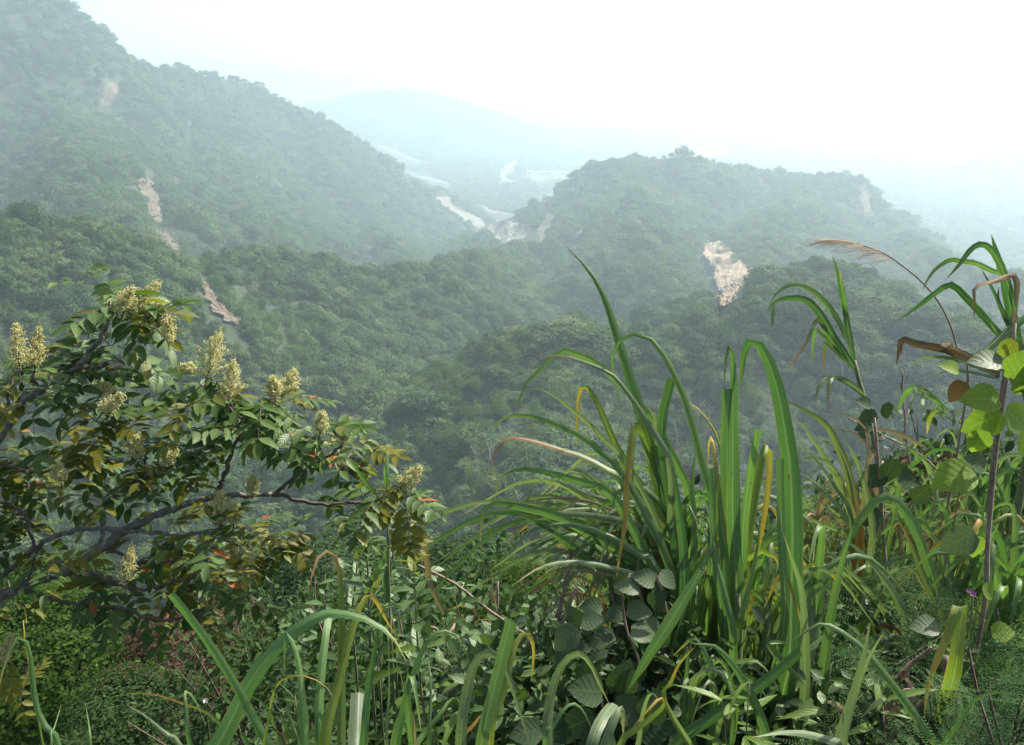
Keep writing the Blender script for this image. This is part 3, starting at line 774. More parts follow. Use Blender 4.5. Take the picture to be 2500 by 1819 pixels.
def ribbon(P, W, tw, fold=.16, ref=None):
    """P centre line, W widths, tw turn of the blade about its own line"""
    k = len(P)
    T = np.gradient(P, axis=0); T /= np.linalg.norm(T, axis=1, keepdims=True) + 1e-9
    V, UV = [], []
    ps = None
    for i in range(k):
        view = P[i] / np.linalg.norm(P[i]) if ref is None else ref
        s = np.cross(T[i], view); nn = np.linalg.norm(s)
        s = s / nn if nn > .12 else (ps if ps is not None else np.array([1.0, 0, 0]))
        if ps is not None and s @ ps < -.2: s = -s
        ps = s
        nrm = np.cross(s, T[i]); c, q = math.cos(tw[i]), math.sin(tw[i])
        s2 = s * c + nrm * q; n2 = np.cross(s2, T[i])
        for u in (-1, -.5, 0, .5, 1):
            V.append(P[i] + s2 * (u * W[i] * .5) + n2 * (fold * W[i] * (abs(u) - .5)))
            UV.append(((u + 1) / 2, i / (k - 1)))
    F = [(i * 5 + j, i * 5 + j + 1, i * 5 + j + 6, i * 5 + j + 5) for i in range(k - 1) for j in range(4)]
    return np.array(V), F, np.array(UV)
rb = random.Random(5)
def blade_shape(P, w, blunt=False, tw=None, seg=18, basef=.55):
    """P: traced world points foot -> tip"""
    C = spline(P, seg)
    L = np.concatenate([[0], np.cumsum(np.linalg.norm(np.diff(C, axis=0), axis=1))]); v = L / L[-1]
    if blunt: prof = np.interp(v, [0, .3, .8, 1], [basef, .9, 1, .92])
    else: prof = np.interp(v, [0, .18, .38, .6, .8, .93, 1], [basef, .82, 1.0, .90, .62, .28, .03])
    prof = prof * np.array([1 + rb.uniform(-.06, .06) for _ in range(len(prof))])
    t0 = rb.uniform(-.5, .5) if tw is None else tw
    t1 = t0 + rb.uniform(-.7, .7)
    TW = t0 + (t1 - t0) * v ** 2
    V, F, UV = ribbon(C, w * prof / max(.8, math.cos(t0)), TW)
    if blunt: UV[:, 1] *= .72               # a cut blade keeps its green to the end
    return V, F, UV
def ground_at(x, y):
    return float(H(np.array([x]), np.array([y]))[0])
def clump(name, px, py, t, label, cat='grass clump', group=None):
    """a clump standing on the ground straight below the given pixel point"""
    p = at(px, py, t); g = ground_at(p[0], p[1])
    o = empty(name, (p[0], p[1], g), label, cat, group)
    o['t'] = t
    return o
def add_blade(cl, kind, w, pts, t=None, blunt=False, root=True, dt=None, tw=None, part='leaf', tipdt=None):
    """pts in photo pixels foot -> tip, w in photo pixels; the foot is carried down into the clump"""
    t0 = cl['t'] if t is None else t
    t0 += rb.uniform(-.10, .10) if dt is None else dt
    bow = rb.uniform(-.16, .16) if tipdt is None else tipdt
    n_ = len(pts)
    P = [at(p[0], p[1], t0 + bow * (i / max(1, n_ - 1)) ** 1.5) for i, p in enumerate(pts)]
    if root:
        f = np.array(cl.location); d = P[0] - f
        hgt = max(d[2], .1)
        P = [f + np.array([d[0] * .35, d[1] * .35, 0]) + np.array([0, 0, -.03]), P[0] * .5 + (f + np.array([d[0] * .45, d[1] * .45, 0])) * .5] + P
    V, F, UV = blade_shape(P, w * .84 * t0 / FPX, blunt, tw, seg=22 if root else 18)
    return link_part(part, V, F, UV, BL[kind], cl)
def link_part(part, V, F, UV, mat, cl):
    me = mesh_data(part, V - np.array(cl.location), F, mat, UV)
    return link(part, me, cl)
def add_stalk(cl, pts, r, mat, t=None, part='stalk', sides=6, ts=None, root=False):
    t0 = cl['t'] if t is None else t
    P = [at(p[0], p[1], (t0 if ts is None else ts[i])) for i, p in enumerate(pts)]
    if root:
        f = np.array(cl.location); P = [np.array([P[0][0] * .3 + f[0] * .7, P[0][1] * .3 + f[1] * .7, f[2] - .03])] + P
    C = spline(P, max(8, 3 * len(P)))
    rr = np.linspace(r[0], r[1], len(C)) * t0 / FPX
    V, F = tube(C, rr, sides)
    return link_part(part, V, F, None, mat, cl)

# pale bare trunks standing among the trees
BT = [(1165, 1170, 95), (1188, 1180, 100), (1172, 1185, 60), (1290, 1150, 70), (1330, 1170, 60), (1240, 1260, 80), (1262, 1290, 60), (1205, 1150, 80), (1700, 1060, 60), (1722, 1075, 70), (1655, 1100, 60), (1395, 1150, 50), (1880, 1010, 60), (2060, 960, 70)]
gp = ground_hit([q[0] for q in BT], [q[1] for q in BT], 120)
m_pale = plain('bare_bark', (.34, .30, .26))
for (bx_, by_, hp_), P_ in zip(BT, gp):
    hh = hp_ * np.linalg.norm(P_) / FPX * 1.15 + 3; tr = empty('bare_tree', (P_[0], P_[1], P_[2]), 'pale bare trunk with few branches standing in the gully forest', 'tree', 'bare trunks in the gully forest')
    tr.rotation_euler = (rng.uniform(-.12, .12), rng.uniform(-.2, .2), rng.uniform(0, 6))
    mb = MB(); C = spline(np.array([(0, 0, -1), (.1, 0, hh * .4), (-.15, .1, hh * .75), (.1, .3, hh)]), 10); mb.add(*tube(C, np.linspace(.20, .05, 10), 6)); mb.build('trunk', m_pale, tr)
    for k in range(5):
        c = C[rng.integers(4, 9)]; e = c + np.array([rng.uniform(-1, 1), rng.uniform(-1, 1), rng.uniform(.5, 1.2)]) * hh * .22
        mb = MB(); mb.add(*tube([c, (c + e) / 2 + np.array([0, 0, -.1]), e], [.07, .05, .02], 5)); mb.build('branch', m_pale, tr)

# ------------------------------------------------------------------ the cane and grass clumps of the foreground (traced blade by blade)
GC = 'cane and grass clumps in the foreground'
cl = clump('cane_clump', 1645, 1480, 3.0, 'tall cane clump whose long blades arch leftward over the gully', 'cane', GC)
for k, w, pts in [
    ('d', 42, [(1650, 1400), (1640, 1300), (1623, 1191), (1599, 1112), (1571, 1029), (1548, 954), (1524, 876), (1504, 813), (1485, 750), (1465, 704), (1434, 655), (1382, 602)]),
    ('g', 26, [(1750, 1290), (1712, 1120), (1674, 978), (1634, 891), (1595, 832), (1544, 815), (1508, 838), (1492, 880), (1503, 930), (1512, 1005)]),
    ('g', 28, [(1690, 1250), (1646, 1124), (1591, 1025), (1524, 947), (1457, 888), (1382, 856), (1347, 872), (1308, 915), (1272, 954), (1264, 1033)]),
    ('p', 23, [(1640, 1160), (1600, 1060), (1524, 947), (1489, 911), (1426, 884), (1370, 868), (1327, 872), (1296, 895)]),
    ('y', 28, [(1640, 1330), (1532, 1140), (1497, 1073), (1465, 998), (1441, 954), (1426, 942), (1414, 954), (1412, 994), (1406, 1073), (1408, 1088)]),
    ('p', 24, [(1620, 1330), (1524, 1124), (1485, 1084), (1441, 1037), (1394, 998), (1347, 962), (1308, 947), (1288, 949)]),
    ('g', 25, [(1640, 1400), (1528, 1167), (1481, 1116), (1441, 1080), (1394, 1053), (1347, 1033), (1300, 1017), (1252, 1014), (1229, 1021), (1213, 1033), (1203, 1065)]),
    ('b', 27, [(1620, 1420), (1528, 1183), (1481, 1147), (1426, 1116), (1371, 1098), (1315, 1080), (1264, 1069), (1237, 1073), (1215, 1092), (1205, 1124), (1197, 1175)]),
    ('g', 30, [(1600, 1420), (1497, 1214), (1445, 1187), (1386, 1167), (1315, 1149), (1264, 1146), (1233, 1155), (1215, 1179), (1209, 1222)]),
    ('p', 30, [(1600, 1380), (1477, 1246), (1426, 1214), (1371, 1183), (1327, 1173), (1302, 1183), (1292, 1203), (1284, 1246)]),
    ('g', 34, [(1600, 1420), (1480, 1330), (1370, 1265), (1280, 1240), (1210, 1228), (1182, 1245), (1172, 1300), (1176, 1345)]),
    ('p', 30, [(1640, 1360), (1560, 1290), (1480, 1265), (1380, 1255), (1310, 1262), (1270, 1290), (1240, 1340)]),
    ('t', 14, [(1600, 1330), (1500, 1250), (1420, 1220), (1330, 1218), (1260, 1232)]),
    ('g', 24, [(1610, 1400), (1540, 1340), (1440, 1290), (1350, 1280), (1290, 1300), (1230, 1360)]),
    ('p', 22, [(1600, 1440), (1500, 1390), (1400, 1372), (1320, 1385), (1250, 1430)]),
    ('t', 12, [(1560, 1440), (1460, 1400), (1360, 1395), (1280, 1430), (1215, 1490)]),
    ('d', 30, [(1540, 1440), (1470, 1390), (1390, 1330), (1300, 1270), (1230, 1252)]),
    ('y', 34, [(1650, 1420), (1620, 1250), (1590, 1120), (1565, 1045), (1556, 1033), (1548, 1050), (1535, 1150), (1525, 1286), (1510, 1369), (1503, 1435)]),
    ('d', 40, [(1662, 1450), (1640, 1250), (1605, 1130), (1580, 1070), (1563, 1036)]),
    ('p', 28, [(1650, 1350), (1630, 1200), (1607, 1092), (1600, 1025), (1583, 996)]),
    ('y', 16, [(1790, 1300), (1770, 1150), (1745, 1053), (1710, 1005), (1674, 975), (1640, 948)]),
    ('d', 36, [(1670, 1480), (1668, 1350), (1650, 1200), (1632, 1100), (1618, 1040)]),
    ('g', 26, [(1690, 1440), (1695, 1300), (1690, 1180), (1700, 1100), (1712, 1060)])]:
    add_blade(cl, k, w, pts)
add_blade(cl, 'd', 30, [(1655, 1420), (1640, 1250), (1626, 1151), (1615, 1053), (1622, 994), (1641, 925)], blunt=True)
for pts in ([(1560, 1560), (1480, 1350), (1510, 1290)], [(1330, 1640), (1380, 1430), (1400, 1330)], [(1345, 1700), (1362, 1560), (1405, 1440)], [(1700, 1660), (1690, 1500), (1640, 1330)], [(1600, 1700), (1625, 1500), (1600, 1400)]):
    add_stalk(cl, pts, (7, 4), m_dead, t=3.0 + rb.uniform(-.1, .3))

cl = clump('cane_clump', 1830, 1640, 2.75, 'tallest upright cane with broad straight blades, one folded over at the top', 'cane', GC)
for k, w, pts, bl in [
    ('g', 46, [(1800, 1480), (1790, 1300), (1790, 1100), (1790, 940), (1787, 860), (1780, 842), (1774, 862), (1770, 900), (1768, 945)], 0),
    ('d', 64, [(1925, 1640), (1932, 1450), (1935, 1300), (1930, 1150), (1915, 1040), (1895, 940), (1870, 870), (1848, 836), (1830, 834), (1818, 852), (1812, 900), (1806, 965)], 0),
    ('g', 36, [(1810, 1480), (1790, 1350), (1776, 1200), (1775, 1050), (1777, 949)], 1),
    ('y', 20, [(1775, 1420), (1760, 1250), (1745, 1120), (1738, 1068), (1730, 1085), (1728, 1140)], 0),
    ('g', 22, [(1760, 1480), (1745, 1350), (1738, 1220), (1740, 1142)], 1),
    ('g', 28, [(1812, 1480), (1815, 1300), (1830, 1160), (1850, 1049)], 1),
    ('y', 27, [(1815, 1420), (1840, 1220), (1862, 1110), (1874, 1088), (1879, 1140), (1866, 1260), (1845, 1370), (1824, 1448)], 0),
    ('g', 24, [(1915, 1520), (1910, 1350), (1906, 1220), (1905, 1120)], 1),
    ('g', 32, [(1985, 1560), (1995, 1430), (2005, 1330), (2007, 1284), (1996, 1290), (1985, 1330), (1975, 1377)], 0),
    ('p', 38, [(1960, 1840), (1966, 1700), (1978, 1560), (1990, 1450), (1988, 1396)], 1),
    ('p', 32, [(1955, 1850), (1964, 1700), (1965, 1600), (1958, 1450), (1935, 1370), (1913, 1304)], 0),
    ('g', 34, [(1985, 1840), (2010, 1640), (2030, 1500), (2055, 1380), (2085, 1280)], 0),
    ('d', 26, [(1770, 1500), (1768, 1380), (1755, 1290), (1748, 1220)], 0),
    ('g', 24, [(1800, 1560), (1830, 1430), (1850, 1330), (1858, 1240)], 0),
    ('g', 26, [(1790, 1560), (1770, 1450), (1752, 1380), (1736, 1290)], 0)]:
    add_blade(cl, k, w, pts, blunt=bool(bl))
add_blade(cl, 'g', 38, [(1712, 1392), (1638, 1515), (1585, 1598), (1533, 1686)], root=False, dt=-.3, tw=.1)
add_stalk(cl, [(1800, 1700), (1805, 1560), (1800, 1450)], (11, 8), m_culm, part='culm', root=True)
add_stalk(cl, [(1935, 1780), (1930, 1640)], (13, 11), m_culm, part='culm', root=True)
for pts in ([(2010, 1700), (1990, 1560), (1980, 1480)], [(1880, 1760), (1870, 1600), (1830, 1520)]):
    add_stalk(cl, pts, (7, 5), m_dead, t=3.0)

cl = clump('cane_clump', 2290, 1640, 3.0, 'cane clump with one blade bent into a high arch, beside the fern tangle', 'cane', GC)
for k, w, pts in [
    ('g', 30, [(2310, 1560), (2290, 1458), (2266, 1377), (2238, 1300), (2210, 1247), (2189, 1221), (2161, 1211), (2124, 1235), (2084, 1296), (2043, 1377), (2007, 1454)]),
    ('p', 36, [(2330, 1560), (2327, 1466), (2307, 1365), (2278, 1312), (2246, 1296)]),
    ('g', 26, [(2485, 1620), (2480, 1500), (2475, 1393), (2478, 1263), (2465, 1229), (2432, 1237), (2400, 1268)]),
    ('p', 22, [(2210, 1520), (2190, 1460), (2140, 1390), (2080, 1330), (2020, 1312)]),
    ('p', 20, [(2180, 1540), (2150, 1480), (2090, 1410), (2040, 1370)]),
    ('p', 20, [(2160, 1580), (2110, 1530), (2060, 1490), (2010, 1480)]),
    ('b', 24, [(2300, 1520), (2260, 1420), (2220, 1320), (2195, 1275), (2175, 1300)]),
    ('d', 28, [(2420, 1540), (2400, 1400), (2395, 1290), (2410, 1200)]),
    ('g', 26, [(2360, 1560), (2370, 1450), (2400, 1350), (2440, 1280)]),
    ('d', 30, [(2500, 1640), (2490, 1560), (2485, 1470), (2500, 1400)])]:
    add_blade(cl, k, w, pts)
add_blade(cl, 'y', 46, [(2330, 1640), (2344, 1520), (2352, 1478), (2340, 1482), (2318, 1545), (2280, 1630), (2262, 1700), (2257, 1748)], t=2.5)
add_blade(cl, 'g', 22, [(2200, 1700), (2180, 1615), (2250, 1606), (2330, 1606)], root=False)

cl = clump('cane_clump', 2080, 1880, 2.3, 'low cane with torn blade ends at the bottom edge of the picture', 'cane', GC)
for k, w, pts, bl in [
    ('g', 28, [(2300, 1850), (2258, 1783), (2214, 1718), (2165, 1653), (2108, 1584), (2043, 1535), (2003, 1523), (1970, 1540), (1918, 1575)], 0),
    ('p', 32, [(2043, 1840), (2070, 1740), (2100, 1640), (2124, 1523)], 0), ('p', 22, [(2055, 1840), (2085, 1700), (2125, 1600), (2157, 1545)], 0),
    ('p', 30, [(2080, 1840), (2000, 1800), (1920, 1788), (1836, 1800)], 0),
    ('d', 38, [(1640, 1840), (1750, 1745), (1865, 1668), (1955, 1592)], 1),
    ('g', 32, [(1890, 1860), (1875, 1810), (1855, 1745), (1825, 1680), (1788, 1620), (1743, 1577), (1712, 1575), (1688, 1568)], 0),
    ('y', 24, [(1624, 1715), (1640, 1665), (1660, 1620), (1698, 1578)], 0),
    ('g', 18, [(2330, 1780), (2380, 1710), (2440, 1690), (2500, 1705)], 0)]:
    add_blade(cl, k, w, pts, blunt=bool(bl))

cl = clump('cane_clump', 1400, 1900, 2.2, 'young cane at the bottom edge with one blade looped like a ribbon', 'cane', GC)
for k, w, pts, bl in [
    ('p', 34, [(1338, 1830), (1341, 1725), (1360, 1650), (1386, 1609), (1416, 1596), (1443, 1624), (1465, 1673), (1488, 1720)], 0),
    ('g', 20, [(1330, 1800), (1349, 1774), (1375, 1733), (1401, 1718), (1424, 1737), (1446, 1782)], 0),
    ('p', 36, [(1440, 1840), (1465, 1763), (1497, 1718)], 1), ('p', 36, [(1472, 1840), (1505, 1745), (1520, 1735), (1522, 1800)], 0),
    ('p', 18, [(1555, 1830), (1565, 1760), (1580, 1705), (1593, 1693), (1605, 1705)], 0),
    ('y', 22, [(1510, 1825), (1563, 1774), (1611, 1735), (1624, 1714), (1611, 1705), (1590, 1725), (1545, 1775)], 0)]:
    add_blade(cl, k, w, pts, blunt=bool(bl))

cl = clump('cane_clump', 1110, 1900, 2.3, 'cane clump at the bottom edge with one blade cut off square', 'cane', GC)
for k, w, pts, bl in [
    ('g', 40, [(1172, 1840), (1203, 1698), (1228, 1595), (1248, 1516)], 1),
    ('p', 36, [(1125, 1810), (1138, 1698), (1155, 1629), (1179, 1598), (1207, 1595), (1234, 1629), (1259, 1705), (1293, 1815)], 0),
    ('y', 28, [(1200, 1760), (1221, 1716), (1241, 1640), (1259, 1571), (1279, 1547), (1297, 1557), (1303, 1595), (1297, 1664)], 0),
    ('g', 25, [(995, 1720), (1010, 1647), (1034, 1581), (1062, 1547), (1086, 1540), (1114, 1553), (1138, 1591), (1147, 1622)], 0),
    ('g', 36, [(966, 1840), (986, 1733), (1000, 1657), (1006, 1650), (1017, 1700), (1028, 1788)], 0),
    ('g', 16, [(1048, 1840), (1052, 1698), (1047, 1620), (1042, 1602)], 0),
    ('p', 14, [(946, 1840), (950, 1698), (948, 1547)], 0),
    ('g', 26, [(1020, 1840), (1031, 1798), (1076, 1743), (1097, 1712), (1117, 1705), (1128, 1733)], 0),
    ('b', 24, [(1120, 1830), (1159, 1767), (1178, 1741)], 0),
    ('t', 14, [(1016, 1830), (1013, 1780), (1008, 1738)], 0)]:
    add_blade(cl, k, w, pts, blunt=bool(bl))

cl = clump('cane_clump', 690, 1950, 1.9, 'nearest cane with the broadest blade sweeping in a long arc', 'cane', GC)
for k, w, pts, bl in [
    ('g', 62, [(510, 1900), (535, 1819), (569, 1750), (610, 1664), (662, 1595), (714, 1543), (766, 1509), (807, 1495), (852, 1500), (890, 1510), (938, 1536), (962, 1560), (993, 1616)], 0),
    ('b', 27, [(838, 1900), (834, 1819), (834, 1595), (833, 1457), (828, 1388), (814, 1353), (797, 1347), (779, 1357), (764, 1395), (752, 1447)], 0),
    ('w', 52, [(868, 1900), (872, 1800), (876, 1692)], 1),
    ('y', 36, [(790, 1840), (824, 1681), (859, 1543), (883, 1471), (900, 1457), (914, 1459), (931, 1491), (945, 1519), (969, 1553)], 0),
    ('g', 34, [(745, 1840), (738, 1698), (728, 1612), (714, 1567), (697, 1543), (695, 1578), (693, 1653)], 0),
    ('g', 25, [(778, 1840), (783, 1664), (797, 1543), (807, 1491)], 1),
    ('y', 15, [(645, 1840), (652, 1784), (665, 1698), (683, 1664), (714, 1650), (755, 1653), (793, 1674), (814, 1702)], 0),
    ('g', 25, [(665, 1850), (645, 1802), (603, 1726), (559, 1647), (507, 1567), (455, 1498), (417, 1450)], 1),
    ('p', 26, [(450, 1840), (403, 1791), (352, 1747), (310, 1722)], 0),
    ('g', 22, [(469, 1840), (455, 1733), (450, 1695), (459, 1688), (479, 1715), (503, 1774)], 0),
    ('b', 17, [(560, 1840), (534, 1764), (490, 1733), (448, 1719), (403, 1702), (352, 1693), (300, 1695)], 0),
    ('k', 17, [(700, 1840), (680, 1790), (655, 1774), (620, 1800)], 0),
    ('g', 15, [(735, 1850), (714, 1767), (690, 1681)], 0),
    ('d', 30, [(885, 1840), (897, 1698), (914, 1595), (928, 1512), (941, 1481), (962, 1467)], 0)]:
    add_blade(cl, k, w, pts, blunt=bool(bl))

cl = clump('cane_clump', 60, 1950, 2.0, 'cane in the bottom left corner with one hooked blade', 'cane', GC)
for k, w, pts in [
    ('g', 22, [(150, 1840), (109, 1771), (87, 1719), (78, 1645), (72, 1588), (57, 1556), (35, 1566), (13, 1614), (0, 1667), (-12, 1720)]),
    ('g', 13, [(126, 1830), (135, 1771), (150, 1719)]), ('g', 12, [(222, 1830), (217, 1770), (209, 1719)]), ('g', 12, [(120, 1835), (170, 1812), (220, 1812)]),
    ('y', 8, [(60, 1560), (66, 1520), (58, 1480)])]:
    add_blade(cl, k, w, pts)

cl = clump('reed_grass', 2110, 1200, 3.6, 'slender cane shoot with a forked top and drooping narrow blades', 'grass', GC)
for k, w, pts in [
    ('d', 18, [(2085, 880), (2064, 762), (2052, 696), (2033, 624)]), ('g', 14, [(2089, 897), (2068, 812), (2062, 734), (2048, 653)]),
    ('d', 23, [(2087, 897), (2056, 851), (2029, 812), (2002, 766), (1971, 734), (1932, 727), (1893, 736), (1870, 762)]),
    ('g', 17, [(2079, 855), (2048, 785), (2009, 731), (1967, 700), (1928, 696), (1893, 719), (1878, 746)]),
    ('b', 13, [(2087, 901), (2056, 866), (2021, 816), (1998, 779), (1986, 797), (1971, 831), (1943, 874), (1920, 901)]),
    ('g', 13, [(2087, 905), (2064, 878), (2033, 839), (1994, 806), (1986, 824), (1982, 893)]),
    ('b', 10, [(2060, 880), (2030, 850), (2014, 840), (2011, 905)]), ('d', 10, [(1893, 736), (1888, 760), (1884, 806)]),
    ('p', 15, [(2110, 963), (2071, 932), (2033, 921), (2006, 932), (1986, 986)]), ('b', 12, [(2112, 968), (2060, 930), (2030, 925), (2022, 960), (2026, 1000)])]:
    add_blade(cl, k, w, pts, root=False, dt=rb.uniform(-.04, .04))
add_stalk(cl, [(2150, 1250), (2135, 1090), (2110, 972), (2098, 932), (2085, 880)], (6, 5), m_culm, part='culm', root=True)

cl = clump('reed_grass', 2495, 1250, 3.3, 'cane shoot at the right edge with blades bent at sharp angles', 'grass', GC)
for k, w, pts in [
    ('d', 32, [(2503, 900), (2475, 793), (2455, 688), (2436, 630), (2420, 572)]),
    ('d', 20, [(2480, 760), (2459, 688), (2436, 634), (2413, 603), (2389, 597), (2366, 614), (2343, 645), (2308, 684)]),
    ('g', 16, [(2475, 740), (2455, 676), (2420, 661), (2382, 643), (2343, 638), (2316, 636), (2277, 665), (2250, 711)]),
    ('d', 22, [(2490, 860), (2440, 816), (2405, 777), (2362, 731), (2323, 696), (2285, 715), (2234, 754), (2188, 785)]),
    ('g', 26, [(2520, 762), (2459, 812), (2420, 847), (2382, 882)]),
    ('d', 12, [(2490, 860), (2455, 780), (2430, 720), (2395, 655)]), ('d', 14, [(2500, 880), (2470, 800), (2440, 740), (2438, 700)]),
    ('t', 15, [(2472, 840), (2480, 740), (2484, 688), (2471, 672), (2440, 684), (2382, 700), (2379, 740), (2378, 785)]),
    ('t', 9, [(2478, 760), (2478, 690), (2462, 672), (2420, 688), (2385, 702)]),
    ('k', 24, [(2440, 912), (2343, 862), (2277, 847), (2238, 839), (2203, 828), (2195, 855), (2188, 893)]),
    ('k', 18, [(2440, 920), (2350, 875), (2290, 850), (2240, 845), (2205, 835), (2200, 870)]), ('t', 10, [(2430, 905), (2340, 855), (2300, 842), (2330, 838)]),
    ('k', 14, [(2330, 870), (2300, 850), (2320, 840), (2335, 860)]),
    ('p', 12, [(2430, 915), (2343, 880), (2265, 872), (2227, 890)]), ('p', 10, [(2440, 925), (2350, 905), (2300, 908), (2262, 930)]),
    ('g', 20, [(2310, 1002), (2273, 967), (2234, 948), (2211, 963), (2188, 1010)]), ('p', 12, [(2290, 985), (2250, 955), (2236, 950), (2225, 985), (2215, 1020)]),
    ('g', 12, [(2295, 990), (2262, 960), (2254, 980), (2256, 1020)]), ('y', 14, [(2310, 1010), (2290, 1000), (2270, 1020), (2262, 1060)])]:
    add_blade(cl, k, w, pts, root=False, dt=rb.uniform(-.05, .05))
add_stalk(cl, [(2420, 1190), (2438, 1040), (2452, 928), (2471, 812), (2482, 690)], (8, 6), m_dead, part='dry_stalk', root=True)
add_stalk(cl, [(2510, 1100), (2505, 960), (2495, 870)], (11, 9), m_culm, part='culm', root=True)

# silver-grass plume bending over
cl = clump('plume_grass', 2345, 1100, 3.4, 'dry grass stalk bending left with a feathery reddish plume', 'grass', GC)
add_stalk(cl, [(2360, 960), (2339, 860), (2320, 793), (2289, 734), (2246, 684), (2188, 638), (2149, 614), (2090, 594)], (3.6, 1.5), m_dead, part='stalk', root=True)
pm = MB()
sp_ = spline([at(a, b, 3.4) for a, b in [(2188, 638), (2149, 612), (2090, 592), (2050, 586), (2020, 584)]], 40)
for i in range(120):
    q = rb.random() ** .8; s0 = sp_[int(q * 36)]
    px_, py_ = to_pix(s0)
    L = (60 + 70 * rb.random()) * (1 - .35 * q); a = R(rb.uniform(-6, 26)) * (1 - .5 * q) + R(8)
    e = at(px_ - L * math.cos(a), py_ + L * math.sin(a) * .75 - 6 * (1 - q), 3.4 + rb.uniform(-.05, .05)); mid = (s0 + e) / 2 + np.array([0, 0, .006])
    pm.add(*tube([s0, mid, e], [.0007, .0006, .0002], 3))
m_plume = stem_mat('plume_hairs', (.50, .34, .22), (.70, .54, .40))
me = pm.data('plume', m_plume); me.transform(Matrix.Translation(-cl.location)); link('plume', me, cl)

# clump turning orange and red
cl = clump('cane_clump', 2105, 1480, 3.5, 'withering cane clump with orange and reddish leaf bases', 'cane', GC)
for k, w, pts in [
    ('o', 27, [(2100, 1330), (2082, 1210), (2068, 1142), (2040, 1076), (2017, 1037), (1974, 1006), (1928, 983), (1912, 977)]),
    ('o', 20, [(2102, 1330), (2088, 1240), (2076, 1170), (2056, 1110), (2030, 1060)]),
    ('p', 28, [(2085, 1290), (2048, 1180), (2017, 1122), (1986, 1076), (1955, 1035), (1930, 1020)]),
    ('o', 18, [(2090, 1290), (2060, 1190), (2033, 1140), (2002, 1120), (1967, 1118), (1945, 1134)]),
    ('t', 12, [(2120, 1100), (2099, 1030), (2052, 1006), (2017, 1000)]), ('p', 16, [(2080, 1270), (2040, 1190), (2002, 1134), (1970, 1103), (1943, 1083)]),
    ('p', 18, [(2080, 1300), (2040, 1230), (1990, 1180), (1945, 1150)]), ('p', 14, [(2090, 1320), (2050, 1260), (2000, 1230), (1950, 1225)]),
    ('t', 14, [(2150, 1160), (2130, 1100), (2090, 1060), (2050, 1050), (2020, 1055)]), ('p', 20, [(2130, 1320), (2120, 1220), (2090, 1120), (2050, 1060)]),
    ('g', 20, [(2200, 1180), (2240, 1120), (2215, 1090), (2180, 1080)]), ('p', 18, [(2090, 1330), (2030, 1290), (1970, 1270), (1900, 1290)])]:
    add_blade(cl, k, w, pts)

# tall thin grass in front of the flowering tree
cl = clump('tall_grass', 950, 1650, 3.2, 'single thin upright grass stalk with narrow spear leaves in front of the tree', 'grass', GC)
for k, w, pts in [('g', 12, [(948, 1250), (946, 1160), (945, 1090)]), ('g', 9, [(947, 1230), (940, 1170), (938, 1135)]), ('g', 13, [(938, 1235), (895, 1180), (852, 1120)]),
                  ('p', 14, [(940, 1268), (880, 1290), (803, 1329)]), ('g', 20, [(945, 1345), (918, 1400), (888, 1460)]), ('g', 16, [(945, 1300), (985, 1330), (1000, 1350)]), ('d', 16, [(948, 1470), (940, 1420), (948, 1380)])]:
    add_blade(cl, k, w, pts, root=False, dt=0)
add_stalk(cl, [(958, 1640), (953, 1500), (948, 1350), (946, 1200)], (5, 2.5), m_culm, part='culm', root=True)
add_blade(cl, 't', 18, [(1085, 1500), (1048, 1420), (1045, 1395), (1038, 1338), (1026, 1330), (975, 1348)], root=False, dt=.2)
add_stalk(cl, [(1300, 1560), (1230, 1515), (1180, 1480), (1110, 1425), (1020, 1380)], (4, 3), m_dead, t=3.4, part='fallen_stalk')
